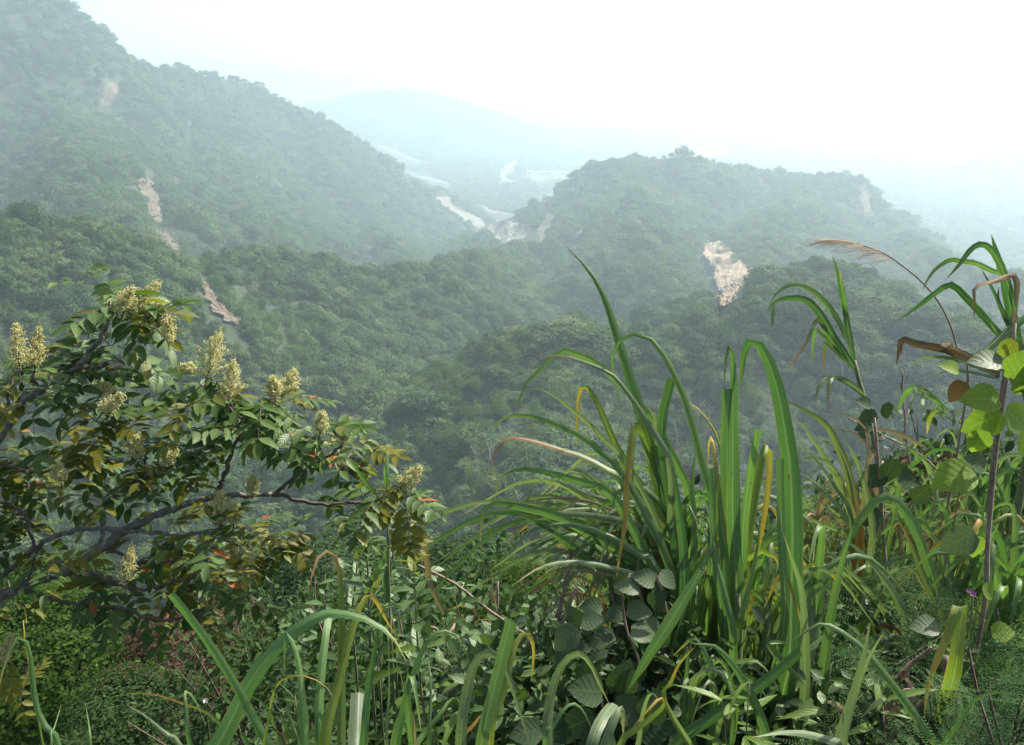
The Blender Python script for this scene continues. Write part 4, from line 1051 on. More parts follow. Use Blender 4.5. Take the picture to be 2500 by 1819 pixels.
# ------------------------------------------------------------------ broad leaves
def broad_mat(name, c0, c1, c2, trans=.3, rough=.42, vein=.25, spots=0.0, spec=.22):
    m, n, l, b, o = new_mat(name)
    uv = N(n, 'ShaderNodeUVMap'); sx = N(n, 'ShaderNodeSeparateXYZ'); l.new(uv.outputs[0], sx.inputs[0])
    oi = N(n, 'ShaderNodeObjectInfo'); tc = N(n, 'ShaderNodeTexCoord')
    no = N(n, 'ShaderNodeTexNoise', Scale=9.0, Detail=4.0); l.new(tc.outputs['Object'], no.inputs['Vector'])
    ge = N(n, 'ShaderNodeNewGeometry')
    def M(op, a, bb=None):
        q = N(n, 'ShaderNodeMath', operation=op)
        for k, v in enumerate((a, bb)):
            if v is None: continue
            if isinstance(v, (int, float)): q.inputs[k].default_value = v
            else: l.new(v, q.inputs[k])
        return q.outputs[0]
    f = M('ADD', M('MULTIPLY', ge.outputs['Random Per Island'], .5), M('ADD', M('MULTIPLY', no.outputs['Fac'], .3), M('MULTIPLY', oi.outputs['Random'], .25)))
    r = ramp(n, [(0.2, c0), (0.5, c1), (0.85, c2)]); l.new(f, r.inputs[0])
    # side veins and midrib from the leaf's own coordinates
    w = M('ABSOLUTE', M('SUBTRACT', sx.outputs['X'], .5))
    ph = M('SINE', M('MULTIPLY', M('SUBTRACT', sx.outputs['Y'], M('MULTIPLY', w, .55)), 38.0))
    vn = M('MULTIPLY', M('GREATER_THAN', ph, .72), vein)
    vn = M('MAXIMUM', vn, M('MULTIPLY', M('LESS_THAN', w, .03), vein * 1.8))
    q = N(n, 'ShaderNodeMix', data_type='RGBA'); l.new(vn, q.inputs['Factor']); l.new(r.outputs[0], q.inputs['A']); q.inputs['B'].default_value = (c2[0] * 1.5 + .02, c2[1] * 1.35 + .02, c2[2] * 1.5 + .01, 1)
    col = q.outputs['Result']
    if spots:
        vo = N(n, 'ShaderNodeTexVoronoi', Scale=26.0); l.new(uv.outputs[0], vo.inputs['Vector'])
        sc = N(n, 'ShaderNodeSeparateColor'); l.new(vo.outputs['Color'], sc.inputs[0])
        fl = M('MULTIPLY', M('LESS_THAN', vo.outputs['Distance'], .3), M('GREATER_THAN', sc.outputs[0], 1 - spots))
        q2 = N(n, 'ShaderNodeMix', data_type='RGBA'); l.new(fl, q2.inputs['Factor']); l.new(col, q2.inputs['A']); q2.inputs['B'].default_value = (.42, .40, .12, 1)
        col = q2.outputs['Result']
    leaf_shader(m, n, l, b, o, col, trans, rough)
    b.inputs['Specular IOR Level'].default_value = spec
    bp = N(n, 'ShaderNodeBump', Strength=.14, Distance=.002); l.new(ph, bp.inputs['Height']); l.new(bp.outputs[0], b.inputs['Normal'])
    return m
m_sg = broad_mat('sumac_leaf_green', (.034, .070, .020), (.056, .105, .027), (.092, .150, .038), .34, .40)
m_so = broad_mat('sumac_leaf_olive', (.075, .090, .016), (.118, .128, .020), (.175, .165, .026), .42, .45)
m_sr = broad_mat('sumac_leaf_rust', (.16, .045, .018), (.26, .085, .022), (.34, .15, .035), .4, .55)
m_kz = broad_mat('vine_leaf_bright', (.110, .180, .028), (.145, .225, .036), (.185, .265, .050), .42, .5, .2, .05)
m_kg = broad_mat('vine_leaf_dull', (.045, .075, .036), (.070, .105, .052), (.105, .140, .075), .25, .5, .16, .02)
m_kd = broad_mat('vine_leaf_dark', (.020, .042, .018), (.034, .062, .028), (.052, .085, .038), .25, .45)
m_hb = broad_mat('herb_leaf', (.034, .074, .024), (.056, .104, .034), (.086, .140, .050), .25, .40)
m_hy = broad_mat('herb_leaf_young', (.10, .13, .025), (.14, .17, .03), (.18, .19, .04), .4, .45)
m_bg = broad_mat('bamboo_grass_leaf', (.055, .110, .022), (.085, .150, .030), (.12, .185, .042), .35, .4, .05)
m_fr = broad_mat('fern_leaflet', (.026, .064, .024), (.044, .096, .034), (.070, .130, .048), .3, .8, .0, 0, .06)
m_fy = broad_mat('fern_leaflet_young', (.09, .16, .02), (.12, .20, .03), (.15, .22, .04), .4, .8, .0, 0, .06)
m_gt = broad_mat('bright_tree_leaf', (.020, .044, .009), (.040, .080, .014), (.072, .122, .022), .4, .8, .0, 0, .06)
m_br = broad_mat('dead_shrub_leaf', (.050, .030, .021), (.082, .048, .034), (.125, .078, .054), .3, .8, .0, 0, .06)
m_us = broad_mat('undershrub_leaf', (.018, .040, .014), (.034, .068, .023), (.062, .104, .036), .28, .8, .0, 0, .06)
m_flower = stem_mat('panicle_cream', (.38, .36, .11), (.64, .60, .27), .7, 60)

def leaf_shape(length=1.0, width=.42, rows=5, droop=.15, fold=.18, belly=.42, base=.0, wav=0.0, rnd=None):
    """an ovate leaf along +Y, upper side +Z"""
    V, UV = [], []
    for i in range(rows + 1):
        v = i / rows
        wv = (math.sin(math.pi * v ** (math.log(.5) / math.log(belly))) ** .8) if 0 < v < 1 else 0.0
        wv = max(wv, base * (1 - v) if v < .3 else .02)
        z0 = -droop * v * v
        for u in (-1, 0, 1):
            zz = z0 + fold * width * wv * .5 * abs(u) + (wav * math.sin(v * 9 + u * 2) * abs(u))
            V.append((u * width * .5 * wv * length, v * length, zz * length)); UV.append(((u + 1) / 2, v))
    F = [(i * 3 + j, i * 3 + j + 1, i * 3 + j + 4, i * 3 + j + 3) for i in range(rows) for j in range(2)]
    return np.array(V), F, np.array(UV)
def frame(d, nrm):
    """rotation taking +Y to d and +Z near nrm"""
    d = np.asarray(d, float); d = d / (np.linalg.norm(d) + 1e-9)
    x = np.cross(d, nrm); q = np.linalg.norm(x)
    x = x / q if q > 1e-4 else np.array([1.0, 0, 0])
    z = np.cross(x, d)
    return np.stack([x, d, z], 1)
def to_m4(Rm, loc, s=1.0):
    M = np.eye(4); M[:3, :3] = Rm * s; M[:3, 3] = loc
    return Matrix(M.tolist())

# ------------------------------------------------------------------ the flowering sumac at the left
ST = 3.25
p = at(-330, 1900, 3.6); g0 = ground_at(p[0], p[1])
sumac = empty('sumac_tree', (p[0], p[1], g0), 'spreading tree with dark compound leaves, rusty leaves and cream flower spikes', 'tree')
sumac['t'] = ST
S0 = np.array(sumac.location)
rs = random.Random(21); ra = np.random.default_rng(21)
def limb(pts, r0, r1, t0=ST, t1=ST, mat=m_twig, name='branch'):
    n_ = len(pts)
    P = np.array([at(a, b, t0 + (t1 - t0) * i / (n_ - 1)) for i, (a, b) in enumerate(pts)])
    C = spline(P, 4 * n_)
    C[1:-1] += ra.normal(size=(len(C) - 2, 3)) * .0035
    rr = np.linspace(r0, r1, len(C)) * .74 * ST / FPX * (1 + .10 * ra.normal(size=len(C)))
    V, F = tube(C, rr, 8)
    link_part(name, V, F, None, mat, sumac)
    return C
# trunk from the ground outside the frame up to the two leaders
tp = [np.array([S0[0], S0[1], S0[2] - .1]), at(-300, 1750, 3.55), at(-240, 1600, 3.45), at(-150, 1512, 3.35), at(0, 1457, ST)]
C_ = spline(tp, 16); V, F = tube(C_, np.linspace(.085, .034, 16), 10); link_part('trunk', V, F, None, m_sbark, sumac)
limb([(-235, 1600), (-200, 1400), (-140, 1220), (-60, 1130), (0, 1067)], 22, 13, 3.45, 3.2, m_sbark)
limb([(0, 1457), (78, 1423), (183, 1383), (244, 1340), (314, 1292), (392, 1253), (462, 1231), (523, 1213), (610, 1209), (665, 1207)], 20, 8, mat=m_sbark)
limb([(665, 1207), (720, 1219), (791, 1232), (854, 1227), (925, 1222), (965, 1198)], 7, 4)
limb([(668, 1206), (709, 1175), (740, 1148), (784, 1124), (815, 1104), (835, 1085)], 7, 4)
limb([(-60, 1470), (0, 1414), (57, 1362), (92, 1335), (126, 1314), (187, 1294), (244, 1292), (327, 1298), (436, 1303), (510, 1300), (540, 1288)], 11, 5, 3.35, 3.15, m_sbark)
limb([(244, 1338), (251, 1274), (253, 1231), (244, 1200)], 8, 4, mat=m_sbark)
limb([(253, 1231), (305, 1194), (349, 1174), (392, 1152), (436, 1131), (470, 1105)], 7, 4)
limb([(196, 1382), (244, 1410), (296, 1431), (349, 1438), (392, 1431), (449, 1414), (480, 1400)], 7, 4, 3.2, 3.05)
limb([(39, 1440), (109, 1457), (196, 1479), (288, 1484), (331, 1501), (375, 1512), (458, 1508), (500, 1495)], 7, 4, 3.2, 3.0)
limb([(248, 1345), (283, 1348), (327, 1370), (401, 1372), (430, 1365)], 6, 4, 3.25, 3.1)
limb([(87, 1345), (65, 1274), (35, 1235), (0, 1224), (-50, 1210)], 6, 4)
limb([(92, 1335), (75, 1400), (70, 1425)], 5, 4)
limb([(0, 1067), (31, 1027), (62, 974), (102, 950), (148, 928), (182, 903), (210, 872), (235, 842), (256, 805), (272, 774), (282, 745)], 13, 6, 3.2, 3.1, m_sbark)
limb([(182, 903), (215, 898), (240, 897), (262, 885)], 5, 3, 3.15, 3.1)
limb([(-40, 1120), (0, 1132), (37, 1144), (83, 1154), (130, 1148), (173, 1126), (216, 1113), (250, 1108)], 7, 4, 3.3, 3.2)
limb([(349, 1174), (355, 1144), (358, 1113), (349, 1092), (324, 1061), (294, 1036), (270, 1010)], 6, 4, 3.25, 3.3)
limb([(520, 1213), (538, 1185), (550, 1160), (562, 1113), (584, 1061), (584, 1036), (565, 1005), (552, 984), (530, 930)], 8, 4)
limb([(584, 1036), (620, 1010), (655, 990), (690, 968)], 5, 4, 3.25, 3.2)
limb([(565, 1005), (562, 975)], 5, 4)
limb([(30, 1027), (20, 960), (40, 905)], 6, 4, 3.2, 3.3)
limb([(102, 950), (80, 920), (75, 890)], 5, 4, 3.2, 3.25)
limb([(740, 1148), (735, 1110), (720, 1060)], 5, 3)
limb([(784, 1124), (780, 1090), (778, 1062)], 5, 3)

# panicles
def panicle(px, py, tx, ty, wd, t):
    b0, tip = at(px, py, t), at(tx, ty, t + rs.uniform(-.04, .04))
    ax = tip - b0; L = np.linalg.norm(ax); W = wd * 1.18 * t / FPX * .5
    mb = MB(); mb.add(*tube([b0 - ax * .25, b0, b0 + ax * .5, tip], [.003, .0026, .0018, .0006], 5), m=0)
    u = np.cross(ax, pdir(px, py)); u /= np.linalg.norm(u); w = np.cross(ax, u); w /= np.linalg.norm(w)
    beads = []
    nb = 44
    for i in range(nb):
        s = (i + rs.random()) / nb; a = i * 2.4 + rs.uniform(-.4, .4)
        ln = W * (1 - s) ** .75 * rs.uniform(.75, 1.2) + .006
        d = (math.cos(a) * u + math.sin(a) * w) * .85 + ax / L * rs.uniform(.55, .95)
        d /= np.linalg.norm(d); st_ = b0 + ax * (s * .92)
        mb.add(*tube([st_, st_ + d * ln], [.0012, .0005], 3), m=0)
        for q in range(int(9 + ln / .0017)):
            f = rs.uniform(.12, 1.05)
            beads.append(st_ + d * ln * f + ra.normal(size=3) * (.0028 + .0045 * (1 - f)))
    for q in range(26): beads.append(b0 + ax * rs.uniform(.6, 1.02) + ra.normal(size=3) * .0035)
    oc = np.array([(1, 0, 0), (-1, 0, 0), (0, 1, 0), (0, -1, 0), (0, 0, 1), (0, 0, -1)], float)
    of = [(0, 2, 4), (2, 1, 4), (1, 3, 4), (3, 0, 4), (2, 0, 5), (1, 2, 5), (3, 1, 5), (0, 3, 5)]
    for c in beads: mb.add(c + oc * rs.uniform(.0015, .0029), of, m=1)
    me = mb.data('flower_panicle', [m_twig, m_flower], False); me.transform(Matrix.Translation(-sumac.location))
    link('flower_panicle', me, sumac)
PAN = [(48, 905, 40, 786, 62), (85, 900, 96, 795, 50), (300, 775, 392, 685, 70), (285, 770, 325, 700, 60), (320, 775, 412, 740, 60), (405, 770, 418, 838, 40), (505, 925, 537, 803, 88), (478, 900, 440, 898, 30), (560, 980, 571, 874, 68),
       (688, 978, 722, 898, 66), (672, 972, 665, 918, 46), (780, 1062, 788, 1004, 40), (835, 1088, 851, 1016, 50), (972, 1198, 1029, 1138, 50), (615, 1207, 618, 1160, 36), (540, 1290, 536, 1196, 92), (570, 1285, 578, 1225, 44),
       (308, 1425, 322, 1326, 46), (245, 965, 262, 940, 50), (330, 1125, 335, 1060, 46), (150, 1180, 140, 1130, 46), (565, 1345, 575, 1318, 40), (0, 1615, 30, 1545, 34), (250, 1010, 300, 960, 50), (395, 1135, 430, 1100, 30)]
for q in PAN: panicle(*q, ST + rs.uniform(-.26, -.02))

# compound leaves
def compound(seed, pairs, mats_n):
    """leaf along +Y drooping, leaflets both sides; returns mesh pieces for the stalk and each leaflet"""
    rg = random.Random(seed); L = 1.0
    rp_ = [(0, 0, 0), (0, .35 * L, .02), (0, .7 * L, -.04 - rg.uniform(0, .05)), (0, L, -.16 - rg.uniform(0, .12))]
    C = spline(np.array(rp_), 12)
    pieces = []
    for i in range(pairs):
        f = .22 + .74 * i / (pairs - 1); c = C[int(f * 11)]
        for sgn in (-1, 1):
            ln = .36 * (.75 + .5 * math.sin(math.pi * (.25 + .6 * i / pairs))) * rg.uniform(.85, 1.12)
            d = np.array([sgn * math.cos(R(28)), math.sin(R(28)) + rg.uniform(-.12, .12), rg.uniform(-.30, .02)])
            nr = np.array([rg.uniform(-.3, .3), rg.uniform(-.3, .2), 1.0])
            pieces.append((frame(d, nr), c, ln))
    pieces.append((frame(C[-1] - C[-2], np.array([0, .2, 1.0])), C[-1], .38))
    return C, pieces
LEAFLET = [leaf_shape(1, .44, 5, rs.uniform(.05, .25), .3, .42, wav=.01) for _ in range(4)]
lf_me = {}
def leaflet_mesh(k, mat):
    if (k, mat.name) not in lf_me:
        V, F, UV = LEAFLET[k]; lf_me[(k, mat.name)] = mesh_data('leaflet', V, F, mat, UV)
    return lf_me[(k, mat.name)]
VAR = []
for sd in range(7):
    C, pc = compound(sd + 50, (3, 4, 5, 4, 5, 4, 3)[sd], 1)
    V, F = tube(C, np.linspace(.010, .004, len(C)), 4)
    VAR.append((C, pc, V, F))
cp_me = {}
def compound_mesh(sd, mat):
    if (sd, mat.name) not in cp_me:
        C, pc, V, F = VAR[sd]; mb = MB(); mb.add(V, F, 1)
        for j, (Rm, c, ln) in enumerate(pc):
            lv, lfc, luv = LEAFLET[(sd + j) % 4]
            mb.add((lv * ln) @ Rm.T + c, lfc, (0 if rs.random() < .86 else (2 if rs.random() < .14 else 3)) if mat is not m_sr else (0 if rs.random() < .6 else 3), luv)
        cp_me[(sd, mat.name)] = mb.data('leaf', [mat, m_twig, m_sr, m_so])
    return cp_me[(sd, mat.name)]
ST_me = [mesh_data('leaf', VAR[s][2], VAR[s][3], m_twig) for s in range(7)]
n_leaf = [0, 0]
def sumac_leaf(base, d, up, size, mat, split=False):
    sd = rs.randrange(7)
    M4 = to_m4(frame(d, up), base - S0, size)
    if split:
        o = link('leaf', ST_me[sd], sumac); o.matrix_local = M4
        for j, (Rm, c, ln) in enumerate(VAR[sd][1]):
            q = link('leaflet', leaflet_mesh((sd + j) % 4, mat), o); q.matrix_local = to_m4(Rm, c, ln); n_leaf[1] += 1
    else:
        o = link('leaf', compound_mesh(sd, mat), sumac); o.matrix_local = M4
    n_leaf[0] += 1
# (pixel, number of leaves, mean size in px, share olive, share rust)
ANCH = [(282, 745, 12, 150, .12, .05), (330, 790, 7, 140, .2, .1), (400, 760, 5, 120, .2, .05), (240, 700, 5, 100, .3, .05), (262, 860, 9, 150, .25, .15), (190, 905, 9, 150, .25, .1), (110, 850, 7, 140, .2, .08), (60, 900, 9, 150, .2, .05),
        (20, 960, 9, 150, .2, .05), (90, 990, 8, 150, .35, .12), (200, 1000, 9, 150, .4, .12), (290, 1010, 9, 150, .35, .1), (250, 1108, 8, 140, .4, .2), (150, 1100, 9, 150, .45, .15), (50, 1120, 9, 150, .45, .12), (-20, 1180, 7, 150, .4, .1),
        (120, 1220, 8, 140, .5, .15), (30, 1280, 8, 150, .45, .15), (244, 1200, 8, 140, .5, .15), (330, 1160, 8, 140, .4, .2), (420, 1140, 8, 140, .3, .15), (470, 1105, 7, 130, .25, .1), (520, 935, 9, 150, .1, .03), (562, 985, 9, 150, .08, .04), (480, 970, 7, 140, .15, .05),
        (600, 1000, 8, 140, .08, .05), (655, 990, 9, 145, .08, .05), (700, 1000, 7, 130, .1, .06), (440, 1010, 7, 140, .2, .08), (420, 1060, 7, 140, .25, .1), (584, 1050, 7, 140, .1, .08), (760, 1060, 8, 140, .15, .08), (835, 1095, 10, 140, .15, .08), (880, 1100, 7, 130, .2, .05), (790, 1130, 7, 130, .2, .08),
        (965, 1200, 10, 120, .45, .05), (930, 1230, 7, 120, .5, .1), (860, 1240, 6, 110, .4, .15), (810, 1240, 3, 90, .2, .6), (1000, 1260, 5, 100, .6, .08), (540, 1300, 9, 140, .2, .1), (610, 1290, 8, 130, .3, .08), (660, 1310, 7, 120, .4, .06), (700, 1320, 6, 110, .5, .05),
        (430, 1300, 7, 130, .3, .15), (480, 1400, 9, 140, .15, .08), (520, 1370, 7, 130, .15, .05), (430, 1370, 8, 140, .1, .05), (500, 1490, 9, 120, .45, .12), (560, 1450, 7, 120, .5, .15), (420, 1510, 7, 110, .55, .12), (340, 1500, 6, 110, .5, .08), (250, 1450, 7, 120, .5, .1), (300, 1420, 7, 120, .45, .08),
        (180, 1460, 5, 110, .5, .1), (100, 1380, 7, 130, .5, .15), (30, 1360, 7, 130, .5, .12), (350, 1330, 5, 120, .5, .15), (10, 1450, 4, 110, .5, .1), (60, 1660, 4, 90, .6, .3), (10, 1640, 4, 90, .4, .2), (-40, 1050, 6, 150, .3, .1), (-60, 1300, 6, 150, .4, .1)]
for (ax_, ay_, nl, sz, fo, fr_) in ANCH:
    t = ST + rs.uniform(-.22, .28)
    nl = max(3, round(nl * .68))
    for i in range(nl):
        a = 6.283 * (i + rs.random() * .8) / nl; el = rs.uniform(-.75, .45)
        d = np.array([math.cos(a) * math.cos(el), math.sin(a) * math.cos(el), math.sin(el)])
        base = at(ax_ + rs.uniform(-26, 26), ay_ + rs.uniform(-26, 26), t + rs.uniform(-.05, .05))
        up = np.array([rs.uniform(-.3, .3), rs.uniform(-.3, .3), 1.0])
        q = rs.random(); fr_ = min(fr_, .3); fr2 = fr_ * .4; mat = m_sr if q < fr2 else (m_so if q < fr2 + fo * .8 else m_sg)
        size = sz * rs.uniform(.75, 1.15) * (.75 if mat is m_sr else 1) * ST / FPX * .84
        sumac_leaf(base, d, up, size, mat, split=(n_leaf[1] < 285 and rs.random() < .16))
print('sumac leaves', n_leaf)
# ------------------------------------------------------------------ shrubs, herbs, vines and ferns of the foreground
rf = random.Random(77); rfn = np.random.default_rng(77)
def leaf_cloud(C, D, UPs, size, shape):
    """many leaves as one mesh: positions C, directions D"""
    lv, lfc, luv = shape
    k = len(C); nv = len(lv)
    V = np.empty((k, nv, 3))
    for i in range(k): V[i] = (lv * size[i]) @ frame(D[i], UPs[i]).T + C[i]
    F = (np.array([f for f in lfc])[None] + (np.arange(k) * nv)[:, None, None]).reshape(-1, 4)
    return V.reshape(-1, 3), F, np.tile(luv, (k, 1))
LS_S = leaf_shape(1, .5, 3, .15, .2, .45)
LS_L = leaf_shape(1, .26, 3, .2, .2, .4)
def bush(name, px, py, t, rx, rz, leaf, n_, mat, label, cat='shrub', group=None, shape=LS_S, stems=7, open_=.5, tuft_=16):
    c = at(px, py, t); g = ground_at(c[0], c[1])
    o = empty(name, (c[0], c[1], g), label, cat, group); loc = np.array(o.location)
    mb = MB(); tips = []
    for s in range(stems):
        a = 6.283 * s / stems + rf.uniform(-.4, .4); q = rf.uniform(.35, .95)
        e = c + np.array([math.cos(a) * rx * q, math.sin(a) * rx * q, rz * rf.uniform(.1, .9)])
        b0 = np.array([c[0] + rf.uniform(-.08, .08), c[1] + rf.uniform(-.08, .08), g - .05]); m_ = (b0 + e) / 2 + np.array([0, 0, .12 * rz])
        r0 = max(.008, rx * .02)
        mb.add(*tube(spline([b0, m_, e], 8), np.linspace(r0, r0 * .25, 8), 5)); tips.append((m_, e))
    me = mb.data('stem', m_deaddark); me.transform(Matrix.Translation(-o.location)); link('stem', me, o)
    # leaves gather in tufts through the crown
    nt = max(14, n_ // tuft_); cen = []
    for _ in range(nt):
        d = rfn.normal(size=3); d /= np.linalg.norm(d); rr = rfn.uniform(open_, 1) 
        cen.append(c + d * np.array([rx, rx, rz]) * rr)
    cen = np.array(cen); k = rfn.integers(0, nt, n_)
    C = cen[k] + rfn.normal(size=(n_, 3)) * np.array([rx, rx, rz]) * .13
    out = (C - c) / np.array([rx, rx, rz]); D = out * .6 + rfn.normal(size=(n_, 3)) * .7 + np.array([0, 0, -.15])
    U = rfn.normal(size=(n_, 3)) * .45 + np.array([0, 0, 1.0])
    V, F, UV = leaf_cloud(C - loc, D, U, leaf * rfn.uniform(.6, 1.25, n_), shape)
    f = link('foliage', mesh_data('foliage', V, F, mat, UV), o); f['kind'] = 'stuff'
    return o
GB = 'shrubs on the slope below the viewpoint'
def round_tree(name, px, py, t, rx, rz, mesh, label, cat, mat=m_deaddark):
    """a crown of fine leaf clumps round the pixel's point, on a trunk standing on the slope below"""
    c = at(px, py, t); g = ground_at(c[0], c[1]); o = empty(name, (c[0], c[1], g), label, cat); h = c[2] - g
    k = link('crown', mesh, o); k.location = (0, 0, h - .9 * rz); k.scale = (rx, rx, rz); k.rotation_euler = (0, 0, rf.uniform(0, 6))
    mb = MB(); C = spline([np.array([0, 0, -.2]), np.array([.08, .05, h * .5]), np.array([0, 0, h])], 10); mb.add(*tube(C, np.linspace(.09, .04, 10), 7))
    for i in range(9):
        a = 6.283 * i / 9; b0 = C[rf.randrange(4, 9)]; e = np.array([math.cos(a) * rx * .8, math.sin(a) * rx * .8, h + rz * rf.uniform(-.2, .6)]); mb.add(*tube([b0, (b0 + e) / 2, e], [.035, .025, .008], 5))
    mb.build('trunk', mat, o)
    return o
FT = [tree_crown('crown', 'dome', 90, 190, .026, m_gt, 61), tree_crown('crown', 'dome', 80, 210, .026, m_gt, 62)]
DS = tree_crown('crown', 'dome', 60, 230, .026, m_br, 63); US = tree_crown('crown', 'dome', 75, 170, .030, m_us, 64)
round_tree('bright_green_tree', 60, 1640, 15.0, 1.75, 1.55, FT[0], 'fine-leaved bright green tree in the lower left corner', 'tree')
round_tree('bright_green_tree', 215, 1720, 16.0, 1.35, 1.25, FT[1], 'smaller bright green tree right beside the lower left tree', 'tree')
round_tree('bright_green_tree', 100, 1480, 22.0, 1.7, 1.3, FT[1], 'green tree crown rising just under the lowest branch', 'tree')
round_tree('dead_shrub', 440, 1620, 11.0, .95, .62, DS, 'reddish brown withered shrub below the flowering tree', 'shrub')
round_tree('dead_shrub', 545, 1560, 13.0, .8, .55, DS, 'smaller brown withered shrub behind the broad arching blade', 'shrub')
round_tree('leafy_shrub', 330, 1790, 9.0, .8, .5, US, 'dark rounded shrub at the bottom edge under the withered shrub', 'shrub')
round_tree('leafy_shrub', 640, 1480, 30.0, 2.2, 1.7, US, 'dark rounded tree-like shrub behind the withered shrubs', 'shrub')
bush('leafy_shrub', 640, 1700, 7.0, 1.0, .55, .07, 2000, m_us, 'dark small-leaved shrub behind the nearest cane', open_=.2)
bush('leafy_shrub', 700, 1570, 9.0, 1.1, .55, .085, 1500, m_us, 'rounded dark shrub left of the upright leafy herbs', open_=.2)
bush('leafy_shrub', 930, 1560, 5.2, .62, .55, .085, 900, m_hb, 'leafy shrub with greyish leaves in the middle of the foreground', open_=.15)
bush('leafy_shrub', 1090, 1560, 6.0, .62, .50, .07, 1100, m_us, 'tangled dark shrub right of the greyish leafy shrub', open_=.15, stems=14)
bush('leafy_shrub', 1000, 1720, 4.4, .75, .5, .065, 1500, m_us, 'dark undergrowth shrub behind the cane at the bottom', open_=.1)
bush('leafy_shrub', 1240, 1720, 4.6, .8, .55, .065, 1600, m_us, 'dark undergrowth shrub below the square-cut cane blade', open_=.1)
round_tree('bright_green_tree', 1270, 1490, 14.0, .95, .9, FT[1], 'small bright green tree glimpsed left of the dead cane stalks', 'tree')
round_tree('leafy_shrub', 1130, 1450, 26.0, 2.3, 1.6, US, 'broad domed dark shrub beyond the fallen cane stalk', 'shrub')
round_tree('leafy_shrub', 800, 1440, 24.0, 2.0, 1.5, US, 'domed dark shrub behind the leaning dry blade', 'shrub')

# upright herbs with paired leaves
HL = [leaf_shape(1, .40, 4, d, .25, .42) for d in (.1, .25, .4)]
HLm = {(k, m.name): mesh_data('leaf', *HL[k][:2], m, HL[k][2]) for k in range(3) for m in (m_hb, m_hy, m_bg, m_us)}
def herb(pts, t, lf, npair, label, mat=m_hb, young=3, name='leafy_herb', r=4):
    p_ = at(pts[0][0], pts[0][1], t); g = ground_at(p_[0], p_[1])
    o = empty(name, (p_[0], p_[1], g), label, 'herb', 'upright leafy herbs'); o['t'] = t; loc = np.array(o.location)
    P = [np.array([p_[0], p_[1], g - .03])] + [at(a, b, t) for a, b in pts]
    C = spline(P, 60); V, F = tube(C, np.linspace(r * 1.3, r * .4, 60) * t / FPX, 6); link_part('stem', V, F, None, m_culm, o)
    start = 60 * max(0, 1 - sum(np.hypot(*(np.array(pts[i + 1]) - pts[i])) for i in range(len(pts) - 1)) * t / FPX / (np.linalg.norm(np.diff(C, axis=0), axis=1).sum()))
    for i in range(npair):
        k = int(min(59, start + (60 - start) * (i + .3) / npair)); a0 = i * 1.57 + rf.uniform(-.3, .3)
        T = C[min(59, k + 1)] - C[k - 1]; T /= np.linalg.norm(T)
        for s in (0, math.pi):
            a = a0 + s; d = np.array([math.cos(a), math.sin(a) * .8, .25 + .5 * (i > npair - 3)]) + T * .2
            m_ = m_hy if (i >= npair - young) else mat
            q = link('leaf', HLm[(rf.randrange(3), m_.name)], o)
            q.matrix_local = to_m4(frame(d, T + rfn.normal(size=3) * .2), C[k] - loc, lf * t / FPX * rf.uniform(.75, 1.15) * (1 - .45 * (i / npair) ** 3))
herb([(905, 1600), (900, 1450), (893, 1300), (880, 1180)], 3.3, 66, 10, 'upright herb with pale grey-green paired leaves beside the thin grass stalk', young=1)
herb([(965, 1600), (950, 1450), (965, 1320), (985, 1260)], 3.5, 60, 9, 'pale-leaved herb just right of the thin grass stalk', young=1)
herb([(1045, 1830), (1030, 1700), (1018, 1550), (1012, 1420), (1010, 1372)], 2.9, 78, 11, 'herb with large grooved leaves and a yellow-green tip', young=2)
herb([(870, 1640), (858, 1520), (868, 1420), (872, 1370)], 3.6, 62, 8, 'dark-leaved herb with a yellowish tip left of the thin grass stalk', young=1)
herb([(930, 1720), (920, 1600), (905, 1500), (915, 1440)], 3.3, 70, 8, 'short broad-leaved herb in the dark tangle at centre', mat=m_us, young=1)
herb([(1120, 1760), (1100, 1650), (1095, 1560), (1085, 1500)], 3.6, 64, 8, 'short herb below the fallen dry stalk', mat=m_us, young=0)
herb([(2150, 1450), (2125, 1330), (2100, 1230), (2095, 1180)], 4.0, 50, 7, 'dark-leaved herb behind the withering orange cane', mat=m_us, young=0)

# vines
VL = [leaf_shape(1, .86, 6, d, .22, .36, .5, .015) for d in (.08, .22, .35)]
VLm = {(k, m.name): mesh_data('leaf', *VL[k][:2], m, VL[k][2]) for k in range(3) for m in (m_kz, m_kg, m_kd, m_br, m_hy)}
def vine(stem, t, leaves, label, mat, root=True, r=(5, 3), smat=None, cat='vine'):
    o = clump('climbing_vine', stem[0][0], stem[0][1], t, label, cat, 'vines climbing over the grass'); loc = np.array(o.location)
    add_stalk(o, stem, r, smat or m_dead, t=t, part='stem', root=root)
    for (px, py, s, ang, face, *mm) in leaves:
        """leaf at a pixel: size px, pointing angle in the picture (degrees, 0 = right, 90 = up), face = how far it turns up to the sky"""
        b0 = at(px, py, t + rf.uniform(-.08, .05))
        d = np.array([math.cos(R(ang)), -.15 + rf.uniform(-.2, .2), math.sin(R(ang))])
        up = np.array([rf.uniform(-.2, .2), -1.0 + face, .25 + face])
        M_ = mm[0] if mm else mat
        q = link('leaf', VLm[(rf.randrange(3), M_.name)], o); q.matrix_local = to_m4(frame(d, up), b0 - loc, s * t / FPX)
    return o
